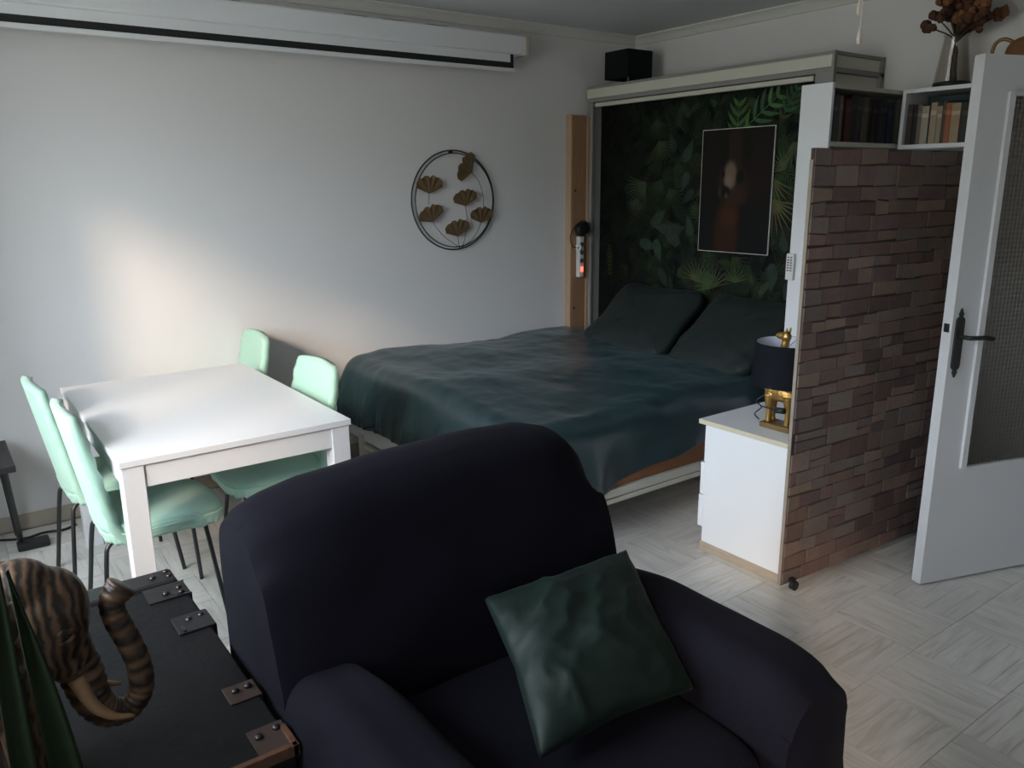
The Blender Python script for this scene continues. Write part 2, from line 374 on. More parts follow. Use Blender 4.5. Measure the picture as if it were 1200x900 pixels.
for wi, (y0, y1, z0, z1) in enumerate(WINS):
    win = thing('window_%d' % (wi + 1), None, None, (WX - 0.12, (y0 + y1) / 2, z0)); win['kind'] = 'structure'
    fr = MB(); fx0, fx1 = WX - 0.15, WX - 0.09
    fr.box(fx0, fx1, y0, y1, z0, z0 + 0.06).box(fx0, fx1, y0, y1, z1 - 0.06, z1).box(fx0, fx1, y0, y0 + 0.06, z0, z1).box(fx0, fx1, y1 - 0.06, y1, z0, z1)
    obj('window_frame', fr, WHITE, win)
    nb = 3 if y1 - y0 > 2 else 2
    cuts = [y0 + 0.06] + [y0 + (y1 - y0) * k / nb for k in range(1, nb)] + [y1 - 0.06]
    for c in cuts[1:-1]: obj('mullion', MB().box(fx0, fx1, c - 0.05, c + 0.05, z0 + 0.06, z1 - 0.06), WHITE, win)
    for a, b in zip(cuts[:-1], cuts[1:]):
        a2 = a + (0.05 if a != cuts[0] else 0); b2 = b - (0.05 if b != cuts[-1] else 0)
        obj('pane', MB().box(WX - 0.125, WX - 0.119, a2, b2, z0 + 0.06, z1 - 0.06), WINPANE, win)
    obj('window_sill', MB().box(WX - 0.09, WX + 0.05, y0 - 0.05, y1 + 0.05, z0 - 0.03, z0), WHITE, win, bevel=0.004)

# cornices (stepped cove profile swept along the walls)
prof = [(0, 0), (0.055, 0), (0.055, -0.008), (0.046, -0.012), (0.030, -0.024), (0.016, -0.042), (0.012, -0.052), (0, -0.055)]
mb = MB()
mb.poly([(WXB - a, WY, ZC + b) for a, b in prof], (0, YJ - WY, 0))
finish(obj('trim_1', mb, CEILW), kind='structure')
mb = MB().poly([(WX, WY - a, ZC + b) for a, b in prof], (WXB - WX, 0, 0))
finish(obj('trim_2', mb, CEILW), kind='structure')
finish(obj('baseboard_left', MB().box(WX, 3.55, WY - 0.012, WY, -0.002, 0.075), mat('tile_skirting', (0.46, 0.40, 0.33), 0.45, 0.15, 10), bevel=0.003), kind='structure')
mb = MB().box(XJ - 0.02, XJ + 0.0, 1.17, 1.24, 0, 2.12).box(XJ - 0.02, XJ, 0.15, 0.22, 0, 2.12).box(XJ - 0.02, XJ, 0.15, 1.24, 2.06, 2.13)
finish(obj('trim_3', mb, WHITE), kind='structure')

# ---------------- the open glazed door
DO = Vector((3.071, 1.417, 0)); DD = Vector((0.949, -0.316, 0)).normalized(); DN = Vector((0.316, 0.949, 0)).normalized(); DZ = Vector((0, 0, 1))
door = thing('door_1', None, None, tuple(DO)); door['kind'] = 'structure'; door['label'] = 'white door standing open with tall obscured glass pane and black lever handle'
DW = 0.935; DT = 0.045
def dbox(mb, s0, s1, z0, z1, t0=0.0, t1=DT):
    c = DO + DD * (s0 + s1) / 2 + DN * (t0 + t1) / 2 + DZ * (z0 + z1) / 2
    return mb.obox(c, (DD, DN, DZ), ((s1 - s0) / 2, (t1 - t0) / 2, (z1 - z0) / 2))
GS0, GS1, GZ0, GZ1 = 0.148, 0.815, 0.492, 1.885
obj('lock_stile', dbox(MB(), 0, GS0, GZ0, 2.02), DOORW, door)
obj('hinge_stile', dbox(MB(), GS1, DW, GZ0, 2.02), DOORW, door)
obj('bottom_panel', dbox(MB(), 0, DW, 0.008, GZ0), DOORW, door)
obj('top_rail', dbox(MB(), GS0, GS1, GZ1, 2.02), DOORW, door)
bd = MB(); dbox(bd, GS0 - 0.026, GS0, GZ0, GZ1 + .014, -0.012, 0.0); dbox(bd, GS1, GS1 + 0.026, GZ0, GZ1 + .014, -0.012, 0.0); dbox(bd, GS0, GS1, GZ1, GZ1 + 0.014, -0.012, 0.0)
obj('glazing_bead', bd, DOORW, door, bevel=0.003)
obj('pane', dbox(MB(), GS0, GS1, GZ0, GZ1, 0.016, 0.024), DGLASS, door)
def dpt(s, z, t): return tuple(DO + DD * s + DZ * z + DN * t)
pl = MB(); zs = [0.868, 0.880, 0.887, 0.897, 0.905, 0.915, 1.085, 1.095, 1.103, 1.112, 1.119, 1.134]; ws = [0.001, 0.007, 0.011, 0.007, 0.017, 0.020, 0.020, 0.017, 0.007, 0.011, 0.007, 0.001]
pl.poly([dpt(0.034 - b, a, -0.007) for a, b in zip(zs, ws)] + [dpt(0.034 + b, a, -0.007) for a, b in list(zip(zs, ws))[::-1]], tuple(DN * 0.007))
hp = obj('handle_plate', pl, IRON, door, bevel=0.0015)
lv = MB().tube(arc([dpt(0.036, 1.028, -0.002), dpt(0.036, 1.028, -0.045), dpt(0.055, 1.028, -0.055), dpt(0.10, 1.026, -0.055), dpt(0.152, 1.018, -0.050)], 5), 0.0085, 8)
obj('lever', lv, IRON, hp, smooth=True)
lt = MB(); c = DO + DN * (DT / 2) + DZ * 1.058
lt.obox(c - DD * 0.001, (DD, DN, DZ), (0.003, 0.011, 0.016))
obj('latch_plate', lt, IRON, door)

# ================================================================== PROJECTION SCREEN on the left wall
ps = thing('projection_screen', 'long white roll-up projection screen mounted high on the left wall', 'projection screen', (1.4, 4.25, 2.30))
XS0, XS1 = -0.22, 3.20
obj('case', MB().box(XS0, XS1, 4.19, 4.31, 2.365, 2.475), WHITE, ps, bevel=0.010)
obj('shaded_end_cap', MB().box(XS1, XS1 + 0.012, 4.188, 4.312, 2.362, 2.478), mat('beige_end_shading', (0.55, 0.42, 0.30), 0.5), ps, bevel=0.004)  # shading of the case end put into the colour as orange-beige
for xa in (1.32, 2.0, 2.22, 2.50): obj('bracket_slot', MB().box(xa, xa + 0.13, 4.20, 4.23, 2.474, 2.4775), BLACKP, ps)
obj('fabric', MB().box(XS0 + 0.1, 3.085, 4.212, 4.214, 2.318, 2.37), WHITE, ps)
bb = MB().box(XS0 + 0.1, 3.108, 4.2115, 4.2145, 2.284, 2.3185).box(3.086, 3.108, 4.2115, 4.2145, 2.3185, 2.37)
obj('black_border', bb, BLACKP, ps)
obj('weight_bar', MB().box(XS0 + 0.08, 3.118, 4.204, 4.222, 2.262, 2.285), WHITE, ps, bevel=0.004)

# ================================================================== GINKGO WALL RING
gk = thing('wall_ring', 'round black wire ring with bronze ginkgo leaves hung on the left wall', 'wall decoration', (2.715, 4.30, 1.505))
GC = Vector((2.712, 4.305, 1.503))
def ring(rad, y, rr): return MB().tube([(GC.x + rad * math.cos(t), y, GC.z + rad * math.sin(t)) for t in [2 * math.pi * k / 72 for k in range(73)]], rr, 6, cap=False)
obj('outer_ring', ring(0.298, 4.306, 0.0042), WIRE, gk, smooth=True)
obj('inner_ring', ring(0.281, 4.29, 0.0035), WIRE, gk, smooth=True)
obj('hook', MB().tube([(2.695, 4.318, 1.79), (2.695, 4.290, 1.79)], 0.008, 8), WIRE, gk)
def gpt(px, py):                              # ring picture coordinates (0..900 crop) to wall metres
    return (GC.x + (px - 428) / 900 * 0.925, GC.z - (py - 443) / 900 * 0.765)
def ginkgo(px, py, tx, ty, size):
    """fan leaf: stem joint at px,py ; fan axis towards tx,ty"""
    ax, az = gpt(px, py); bx, bz = gpt(tx, ty); ang = math.atan2(bz - az, bx - ax); n = 22; pts = []
    for k in range(n + 1):
        t = -1 + 2 * k / n; th = ang + t * R(68)
        r = size * (1.0 + 0.05 * math.cos(t * 9.0) + 0.02 * math.cos(k * 2.2) - 0.25 * math.exp(-(t / 0.10) ** 2) - 0.10 * abs(t) ** 3)
        d = 0.006 * math.cos(k * 1.3)
        pts.append((ax + r * math.cos(th), 4.283 - 0.012 * (1 - t * t) + d * 0.4, az + r * math.sin(th)))
    m = MB(); i = 0
    m.v = [(ax, 4.288, az)] + pts; m.f = [(0, k + 1, k + 2) for k in range(n)]
    return m
for a in [(250, 392, 248, 300, .112), (268, 590, 250, 520, .110), (500, 485, 490, 400, .108), (440, 700, 430, 620, .110), (612, 610, 610, 530, .106), (552, 245, 510, 210, .118)]:
    m_ = ginkgo(*a); o = obj('ginkgo_leaf', m_, GINK, gk, solid=0.002)
def stem(pts): return MB().tube(arc([(gpt(*p)[0], 4.292, gpt(*p)[1]) for p in pts], 6), 0.0018, 5)
for pts in ([(460, 785), (360, 710), (300, 640), (268, 585)], [(450, 785), (445, 740), (440, 695)], [(465, 785), (490, 720), (510, 600), (500, 480)], [(470, 780), (540, 730), (590, 660), (612, 605)], [(635, 510), (628, 400), (600, 310), (552, 245)], [(243, 470), (247, 430), (250, 390)]):
    obj('stem', stem(pts), WIRE, gk, smooth=True)

# ================================================================== WALL BED CABINET with jungle backboard
XC = 3.775; YR = 2.462; YL = 4.285
cab = thing('wall_bed_cabinet', 'grey and cream fold-down bed cabinet lined with dark jungle print', 'cabinet', (4.0, 3.37, 0))
obj('side_panel', MB().box(XC + 0.015, WXB - 0.005, 4.245, 4.285, 0, 2.12), GREYB, cab, bevel=0.003)
obj('side_panel', MB().box(XC + 0.015, WXB - 0.005, YR + 0.012, YR + 0.05, 0, 2.12), CREAM, cab, bevel=0.003)
obj('front_stile', MB().box(XC + 0.004, XC + 0.022, YR + 0.005, 2.56, 0, 2.13), GREYB, cab, bevel=0.002)
obj('front_stile', MB().box(XC + 0.004, XC + 0.022, 4.235, YL, 0, 2.12), GREYB, cab, bevel=0.002)
hd = obj('header', MB().box(XC + 0.012, WXB - 0.005, YR + 0.006, YL, 2.125, 2.205), CREAM, cab, bevel=0.003)
obj('fascia', MB().box(XC - 0.004, XC + 0.012, YR + 0.006, YL, 2.146, 2.205), CREAM, hd, bevel=0.004)
obj('top_edge', MB().box(XC + 0.006, WXB - 0.005, YR - 0.002, YL + 0.008, 2.205, 2.222), GREYB, hd, bevel=0.003)
obj('lower_edge', MB().box(XC + 0.006, WXB - 0.005, YR - 0.004, YL + 0.008, 2.122, 2.146), GREYB, hd, bevel=0.002)
obj('end_edge', MB().box(XC + 0.0, XC + 0.022, YR - 0.006, YR + 0.01, 2.06, 2.222), GREYB, hd)
obj('end_edge', MB().box(WXB - 0.04, WXB - 0.006, YR - 0.004, YR + 0.012, 2.02, 2.222), GREYB, hd)
obj('curtain_rail', MB().box(XC + 0.020, XC + 0.050, 2.58, 4.23, 2.092, 2.118), CREAM, cab, bevel=0.004)
XJB = 3.87
def jungle_bg():
    m = mat('jungle_dark_ground', (0.003, 0.0055, 0.004), 0.65, 0.9, 5.0, spec=0.15)
    return m
bk = obj('backboard', MB().box(XJB, XJB + 0.02, 2.50, 4.25, 0.2, 2.125), jungle_bg(), cab)
obj('platform', MB().box(XJB - 0.02, WXB - 0.02, 2.50, 4.245, 0.10, 0.2), GREYB, cab)
# printed foliage on the backboard: thin flat leaf shapes
PR = MB(); PR_COL = []
def pface(pts, col):
    i = len(PR.v); lay = XJB - 0.0004 - 0.0000013 * len(PR.f)
    PR.v += [(lay, max(2.515, min(4.24, p[0])), max(0.4, min(2.10, p[1]))) for p in pts]; PR.f.append(tuple(range(i, i + len(pts)))); PR_COL.append(col)
def blade(y, z, ang, ln, wd, col, bend=0.0):
    n = 6; L_, R_ = [], []; py, pz, a = y, z, ang
    for k in range(n + 1):
        t = k / n; h = wd * math.sin(math.pi * (0.08 + 0.92 * t) ** 0.8) * (1 - t * 0.25)
        L_.append((py - math.sin(a) * h, pz + math.cos(a) * h)); R_.append((py + math.sin(a) * h, pz - math.cos(a) * h))
        py += math.cos(a) * ln / n; pz += math.sin(a) * ln / n; a += bend / n
    pface(L_ + R_[::-1], col)
def frond(y, z, ang, ln, col, n=9, wd=0.011, sp=0.9):
    bend = random.uniform(-0.5, 0.5); py, pz, a = y, z, ang
    for k in range(n):
        t = k / n
        l2 = ln * 0.62 * math.sin(math.pi * (0.18 + 0.75 * t))
        c = tuple(x * random.uniform(0.75, 1.2) for x in col)
        blade(py, pz, a + sp * (1 - 0.35 * t), l2, wd, c, -0.5); blade(py, pz, a - sp * (1 - 0.35 * t), l2, wd, c, 0.5)
        py += math.cos(a) * ln / n; pz += math.sin(a) * ln / n; a += bend / n
    blade(py, pz, a, ln * 0.2, wd, col)
def fan(y, z, ang, ln, col, n=11, spread=1.9, wd=0.008):
    for k in range(n):
        t = k / (n - 1) - 0.5
        blade(y, z, ang + t * spread, ln * (1 - 0.5 * t * t), wd, tuple(x * random.uniform(0.7, 1.25) for x in col), t * 0.8)
random.seed(11)
for k in range(620):                                             # dim undergrowth, layer on layer
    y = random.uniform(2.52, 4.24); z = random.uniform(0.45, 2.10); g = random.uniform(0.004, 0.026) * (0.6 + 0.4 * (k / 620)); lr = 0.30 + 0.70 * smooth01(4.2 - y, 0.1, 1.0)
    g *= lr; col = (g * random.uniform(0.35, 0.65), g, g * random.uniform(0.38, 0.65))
    q = k % 4
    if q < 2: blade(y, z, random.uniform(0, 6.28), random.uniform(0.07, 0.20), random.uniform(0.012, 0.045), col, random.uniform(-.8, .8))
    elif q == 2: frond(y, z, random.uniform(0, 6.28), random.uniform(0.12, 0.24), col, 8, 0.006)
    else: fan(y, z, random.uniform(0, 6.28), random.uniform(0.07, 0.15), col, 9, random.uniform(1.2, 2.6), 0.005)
for k in range(210):
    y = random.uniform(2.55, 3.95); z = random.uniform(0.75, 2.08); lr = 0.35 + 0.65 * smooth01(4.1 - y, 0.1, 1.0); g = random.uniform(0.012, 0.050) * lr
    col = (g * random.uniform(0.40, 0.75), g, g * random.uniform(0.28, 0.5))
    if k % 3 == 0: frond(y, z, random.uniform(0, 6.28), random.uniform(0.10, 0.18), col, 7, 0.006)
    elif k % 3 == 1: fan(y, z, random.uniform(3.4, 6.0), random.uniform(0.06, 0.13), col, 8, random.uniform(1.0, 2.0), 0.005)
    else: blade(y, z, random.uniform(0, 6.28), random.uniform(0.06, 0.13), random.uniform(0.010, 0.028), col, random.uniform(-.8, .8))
for y, z, a, l in [(3.49, 1.72, 2.2, .15), (3.45, 1.66, 5.0, .13), (3.56, 1.78, 1.1, .13), (3.55, 1.93, 1.9, .13), (3.40, 1.55, 5.5, .12), (3.62, 1.27, 2.7, .18), (3.50, 1.22, 0.6, .18), (3.74, 1.33, 2.5, .16), (3.84, 1.22, 3.4, .16), (2.80, 1.15, 4.6, .16), (2.72, 1.22, 1.2, .12), (3.40, 1.28, 1.2, .13), (3.66, 1.06, 4.2, .15), (3.45, 1.98, 0.8, .12), (2.68, 1.06, 4.9, .12), (3.57, 1.30, 0.2, .14), (3.70, 1.24, 4.4, .15)]:
    g = random.uniform(0.026, 0.046); blade(y, z, a, l, l * 0.26, (g * 0.55, g, g * 0.75), random.uniform(-.4, .4)); blade(y, z, a, l * .95, l * 0.015, (g * .8, g * 1.3, g), 0)
def fern(y, z, ang, ln, col, n, l2, wd):
    py, pz, a = y, z, ang
    for k in range(n):
        t = k / n; q = l2 * math.sin(math.pi * (0.25 + 0.70 * t)); c = tuple(x * random.uniform(0.7, 1.2) for x in col)
        blade(py, pz, a + 0.95, q, wd, c, -0.5); blade(py, pz, a - 0.95, q, wd, c, 0.5)
        py += math.cos(a) * ln / n; pz += math.sin(a) * ln / n
    blade(y, z, ang, ln, 0.003, tuple(x * 1.2 for x in col))
fern(3.10, 1.80, 1.62, 0.27, (0.050, 0.130, 0.038), 5, 0.12, 0.012)
fern(3.03, 1.90, 2.50, 0.30, (0.060, 0.150, 0.046), 5, 0.14, 0.013)
fern(2.80, 1.93, 2.10, 0.20, (0.035, 0.090, 0.030), 5, 0.10, 0.010)
fan(3.70, 1.85, 4.3, 0.15, (0.050, 0.062, 0.028), 13, 2.0, 0.004); fan(3.72, 1.98, 4.6, 0.13, (0.026, 0.045, 0.022), 11, 1.8, 0.004); fan(3.80, 1.60, 5.6, 0.22, (0.040, 0.060, 0.030), 13, 1.6, 0.0045); fan(3.60, 1.56, 4.2, 0.16, (0.022, 0.045, 0.022), 11, 1.6, 0.0045)
fan(3.88, 1.50, 4.9, 0.14, (0.036, 0.042, 0.026), 11, 1.8, 0.004); fan(3.66, 1.62, 5.2, 0.16, (0.03, 0.045, 0.025), 11, 1.4, 0.004)
fan(2.84, 1.62, 4.9, 0.20, (0.085, 0.095, 0.040), 13, 2.4, 0.006); fan(2.82, 1.50, 4.5, 0.22, (0.10, 0.095, 0.045), 13, 2.2, 0.006); fan(2.72, 1.80, 4.2, 0.15, (0.085, 0.08, 0.045), 9, 1.9, 0.006); fan(2.76, 1.66, 0.9, 0.12, (0.07, 0.09, 0.04), 9, 1.9, 0.006)
fan(3.34, 1.00, 1.7, 0.16, (0.062, 0.075, 0.028), 13, 2.8, 0.005); fan(3.22, 0.97, 1.3, 0.18, (0.055, 0.075, 0.028), 13, 2.8, 0.005); fan(3.05, 1.02, 1.5, 0.12, (0.045, 0.06, 0.025), 9, 2.4, 0.005); fan(3.28, 1.08, 4.6, 0.16, (0.04, 0.065, 0.025), 11, 1.8, 0.005)
fern(4.12, 0.98, 1.5, 0.22, (0.030, 0.036, 0.012), 8, 0.05, 0.006)
me = bpy.data.meshes.new('foliage_print'); me.from_pydata([(v[0] - 4.0, v[1] - 3.37, v[2]) for v in PR.v], [], PR.f)
ca = me.color_attributes.new('print', 'FLOAT_COLOR', 'CORNER'); li = 0; buf = []
for f, c in zip(PR.f, PR_COL): buf += list(c + (1.0,)) * len(f)
ca.data.foreach_set('color', buf)
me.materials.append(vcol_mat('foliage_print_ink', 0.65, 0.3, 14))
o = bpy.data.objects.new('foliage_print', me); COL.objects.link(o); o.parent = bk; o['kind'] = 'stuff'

# poster
PY0, PY1, PZ0, PZ1 = 2.823, 3.330, 1.194, 1.895
po = thing('poster', 'dark portrait poster of a long-eared animal with white edge on jungle print', 'poster', (XJB - 0.01, 3.075, 1.19))
obj('backing', MB().box(XJB - 0.024, XJB - 0.0165, PY0, PY1, PZ0, PZ1), PAPERW, po)
NU, NV = 70, 98
def pic(u, v):
    def el(cx, cy, rx, ry, s=0.25):
        d = math.sqrt(((u - cx) / rx) ** 2 + ((v - cy) / ry) ** 2); return smooth01(1 + s - d, 0, 2 * s)
    c = [0.007, 0.004, 0.003]
    def mixc(col, a):
        for i in range(3): c[i] = c[i] * (1 - a) + col[i] * a
    mixc((0.012, 0.006, 0.004), el(0.72, 0.35, 0.34, 0.36, 0.7)); mixc((0.022, 0.011, 0.006), el(0.47, 0.16, 0.10, 0.16, 0.6))
    mixc((0.003, 0.003, 0.003), el(0.22, 0.9, 0.34, 0.42, 0.3)); mixc((0.003, 0.003, 0.0035), el(0.80, 0.92, 0.34, 0.36, 0.3))
    mixc((0.034, 0.011, 0.003), el(0.40, 0.86, 0.16, 0.28, 0.5)); mixc((0.055, 0.019, 0.005), el(0.44, 0.70, 0.12, 0.09, 0.5))
    mixc((0.004, 0.0035, 0.003), el(0.33, 0.19, 0.055, 0.15, 0.5)); mixc((0.004, 0.0035, 0.003), el(0.66, 0.17, 0.06, 0.17, 0.5))
    mixc((0.030, 0.015, 0.008), el(0.46, 0.44, 0.19, 0.16, 0.4)); mixc((0.035, 0.016, 0.008), el(0.52, 0.53, 0.14, 0.08, 0.5))
    mixc((0.17, 0.12, 0.085), el(0.43, 0.37, 0.085, 0.105, 0.35)); mixc((0.20, 0.145, 0.105), el(0.41, 0.42, 0.055, 0.05, 0.5))
    mixc((0.003, 0.003, 0.003), el(0.57, 0.385, 0.060, 0.055, 0.4)); mixc((0.004, 0.003, 0.003), el(0.36, 0.50, 0.080, 0.045, 0.4)); mixc((0.075, 0.05, 0.038), el(0.385, 0.535, 0.022, 0.022, 0.5)); mixc((0.05, 0.034, 0.025), el(0.29, 0.51, 0.02, 0.035, 0.6))
    mixc((0.003, 0.003, 0.003), el(0.33, 0.36, 0.022, 0.03, 0.5))
    return tuple(c)
PM = MB(); PM.grid(lambda a, b: (XJB - 0.0252, PY1 - 0.0035 - a * (PY1 - PY0 - 0.007), PZ1 - 0.0035 - b * (PZ1 - PZ0 - 0.007)), NU, NV)
o = obj('portrait_print', PM, vcol_mat('poster_ink', 0.6, 0.05, 50), po, fix=False)
ca = o.data.color_attributes.new('print', 'FLOAT_COLOR', 'POINT'); buf = []
for i in range(NU + 1):
    for j in range(NV + 1): buf += list(pic(i / NU, j / NV)) + [1.0]
ca.data.foreach_set('color', buf)

# square lamp on top of the cabinet
lp = thing('table_lamp', 'small lamp with square black shade on top of the bed cabinet', 'lamp', (3.97, 4.10, 2.222))
obj('base', MB().lathe([(0.001, 2.2225), (0.055, 2.2225), (0.055, 2.232), (0.02, 2.238), (0.001, 2.238)], 3.97, 4.10, 20), BRASSD, lp, smooth=True)
obj('stem', MB().tube([(3.97, 4.10, 2.235), (3.97, 4.10, 2.30)], 0.008, 10), BRASSD, lp)
sh = MB()
for (a, b, c, d) in ((3.86, 4.08, 3.99, 3.996), (3.86, 4.08, 4.204, 4.21), (3.86, 3.866, 3.996, 4.204), (4.074, 4.08, 3.996, 4.204)): sh.box(a, b, c, d, 2.262, 2.435)
obj('shade', sh, SHADE_T, lp, bevel=0.001)

# pine plank leaning upright between wall and cabinet
pk = thing('pine_plank', 'tall upright pine plank against the left wall beside the bed cabinet', 'plank', (3.70, 4.28, 0))
obj('board', MB().box(3.632, 3.755, 4.262, 4.315, 0.0, 2.038), PINE, pk, bevel=0.003)
obj('edge_strip', MB().box(3.757, 3.783, 4.255, 4.315, 0.0, 2.030), PINEL, pk, bevel=0.003)
obj('edge_strip', MB().box(3.618, 3.631, 4.262, 4.315, 0.0, 2.04), PINEL, pk, bevel=0.002)
for z in (0.75, 1.55): obj('knot', MB().lathe([(0.001, 0), (0.010, 0.0), (0.010, 0.002), (0.001, 0.002)], 0, 0, 10), mat('pine_knot', (0.10, 0.04, 0.02), 0.6), pk); bpy.data.objects[COL.objects[-1].name].location = (3.655 - 3.70, 4.2615 - 4.28, z); COL.objects[-1].rotation_euler = (R(90), 0, 0)
for o_ in list(pk.children):
    if o_.name.startswith('knot'):
        for v in o_.data.vertices: v.co = v.co + Vector((3.70, 4.28, 0))
st = thing('power_strip', 'white power strip with glowing red switch fixed to the pine plank', 'power strip', (3.68, 4.255, 1.10))
obj('body', MB().box(3.667, 3.708, 4.222, 4.261, 0.965, 1.245), WHITEP, st, bevel=0.006)
for z in (1.08, 1.135, 1.19): obj('socket', MB().tube([(3.687, 4.2225, z), (3.687, 4.2195, z)], 0.016, 12), GREYK, st)
obj('switch', MB().box(3.678, 3.697, 4.215, 4.2225, 1.005, 1.037), REDGLOW, st, bevel=0.002)
ad = thing('power_adapter', 'black plug-in adapter with looping cable above the white power strip', 'adapter', (3.69, 4.24, 1.28))
obj('body', MB().sup((3.690, 4.225, 1.295), (0.052, 0.030, 0.042), 3.5, 20, 12, Matrix.Rotation(R(-25), 3, 'Y')), BLACKP, ad, smooth=True)
obj('cable', MB().tube(arc([(3.735, 4.215, 1.33), (3.68, 4.205, 1.352), (3.60, 4.20, 1.31), (3.563, 4.20, 1.245), (3.585, 4.20, 1.185), (3.632, 4.215, 1.172)], 6), 0.0035, 6), BLACKP, ad, smooth=True)
obj('plug', MB().tube([(3.632, 4.212, 1.172), (3.650, 4.218, 1.172)], 0.012, 10).tube([(3.648, 4.215, 1.172), (3.668, 4.225, 1.172)], 0.022, 14), WHITEP, ad, smooth=False)

# ================================================================== BED
bed = thing('fold_down_bed', 'low fold-down double bed frame with white base and wooden sides', 'bed', (2.9, 3.37, 0))
BX0 = 1.87; BY0 = 2.462; BY1 = 4.245
obj('base_panel', MB().box(BX0, XJB - 0.03, BY0 + 0.012, BY1, 0.20, 0.262), WHITE, bed, bevel=0.004)
obj('base_trim', MB().box(BX0, XC - 0.01, BY0, BY0 + 0.012, 0.226, 0.264), CREAM, bed, bevel=0.003)
obj('base_trim', MB().box(BX0, XC - 0.01, BY0, BY0 + 0.012, 0.196, 0.220), CREAM, bed, bevel=0.003)
obj('wooden_side', MB().box(BX0 + 0.03, XJB - 0.03, BY0 + 0.02, BY0 + 0.045, 0.264, 0.42), WOODBED, bed, bevel=0.003)
obj('wooden_side', MB().box(BX0 + 0.03, XJB - 0.03, BY1 - 0.04, BY1 - 0.015, 0.264, 0.40), WOODBED, bed, bevel=0.003)
obj('foot_board', MB().box(BX0 - 0.02, BX0 - 0.002, BY0 + 0.01, 4.12, 0.245, 0.325), WHITE, bed, bevel=0.003)
lg = obj('foot_leg', MB().box(BX0 - 0.015, BX0 + 0.03, 3.98, 4.03, 0.0, 0.245), CREAM, bed, bevel=0.003)
obj('foot_leg', MB().box(BX0 - 0.015, BX0 + 0.03, 2.70, 2.75, 0.0, 0.245), CREAM, bed, bevel=0.003)
obj('leg_bar', MB().box(BX0 - 0.01, BX0 + 0.02, 2.75, 3.98, 0.155, 0.185), CREAM, bed, bevel=0.003)
mt = finish(obj('mattress', MB().sup((2.86, 3.365, 0.43), (0.985, 0.855, 0.13), 8.0, 48, 16), MATTR, smooth=True, org=(2.86, 3.365, 0.30)), 'pale mattress beneath the dark teal duvet on the low bed', 'mattress')
# duvet: cloth draped over the mattress
DX0, DX1, DY0, DY1, DZT = 1.86, 3.66, 2.46, 4.245, 0.600
def drape(d, r, drop):                        # distance past the edge -> (outward, downward)
    if d <= 0: return 0.0, 0.0
    q = r * math.pi / 2
    if d < q: return r * math.sin(d / r), r * (1 - math.cos(d / r))
    return r, r + (d - q)
def duv(a, b):
    hang_f = 0.40; hang_n = 0.44 + 0.02 * math.sin(a * 9); hang_w = 0.10
    x = DX0 - hang_f + a * (DX1 - DX0 + hang_f); y = DY0 - hang_n + b * (DY1 - DY0 + hang_n + hang_w)
    rr = 0.11
    ex = (DX0 + rr) - x; ey = (DY0 + rr) - y; ew = y - (DY1 - 0.07)
    # shorten the near hang towards the head
    if ey > 0: ey = ey * (0.77 - 0.26 * smooth01(x, 1.95, 3.2))
    ox, dx_ = drape(ex, rr, 0); oy, dy_ = drape(ey, rr, 0); ow, dw_ = drape(ew, 0.07, 0)
    px = x if ex <= 0 else (DX0 + rr) - ox; py = y if ey <= 0 else (DY0 + rr) - oy
    if ew > 0: py = (DY1 - 0.07) + ow
    down = math.sqrt(dx_ ** 2 + dy_ ** 2 + dw_ ** 2) if (dx_ > 0 and dy_ > 0) else dx_ + dy_ + dw_
    z = DZT - down
    # puff and wrinkles
    rg = lambda v: (1 - abs(v)) ** 3
    wr = 0.030 * nz(x * 1.6, y * 1.9, 3.0) + 0.012 * nz(x * 4.5 + 3, y * 3.6, 8.0) + 0.006 * rg(nz(x * 3.2 + y * 1.5, y * 2.6 - x, 2.0)) + 0.003 * rg(nz(x * 6 - y * 3, y * 6.5, 7.0)) + 0.003 * nz(x * 14, y * 12, 5.0)
    z += wr * (1.0 if down < 0.08 else 0.45) + 0.035 * smooth01(y, 2.6, 3.5) * (1 - smooth01(down, 0, .1))
    if down > 0.04:
        k = smooth01(down, 0.04, 0.28)
        if dx_ >= dy_: px -= k * (0.030 * rg(math.sin(y * 9 + 3.0 * nz(y * 2, 1, 1) + 2.5 * down)) + 0.030 * nz(y * 7, 2, down * 3) + 0.016 * rg(nz(y * 14, 5, down * 2)))
        if dy_ > 0: py -= k * (0.018 * math.sin(x * 12 + 2.0 * nz(x * 2, 4, 1)) + 0.022 * nz(x * 6, 7, down * 2) + 0.004)
    if ex > 0: z = max(z, 0.325 + 0.010 * math.sin(y * 9)); px -= 0.035 * smooth01(down, 0.05, 0.25)
    z = max(z, 0.262 + 0.010 * math.sin(x * 8 + y * 6))
    # head end folded back a little
    z -= 0.06 * smooth01(x, 3.50, 3.66)
    return (px, py, z)
dv = obj('duvet', MB().grid(duv, 120, 120), DUVET, smooth=True, org=(2.8, 3.37, 0.56), solid=0.016)
finish(dv, 'crumpled dark teal duvet spread over the low bed', 'duvet')
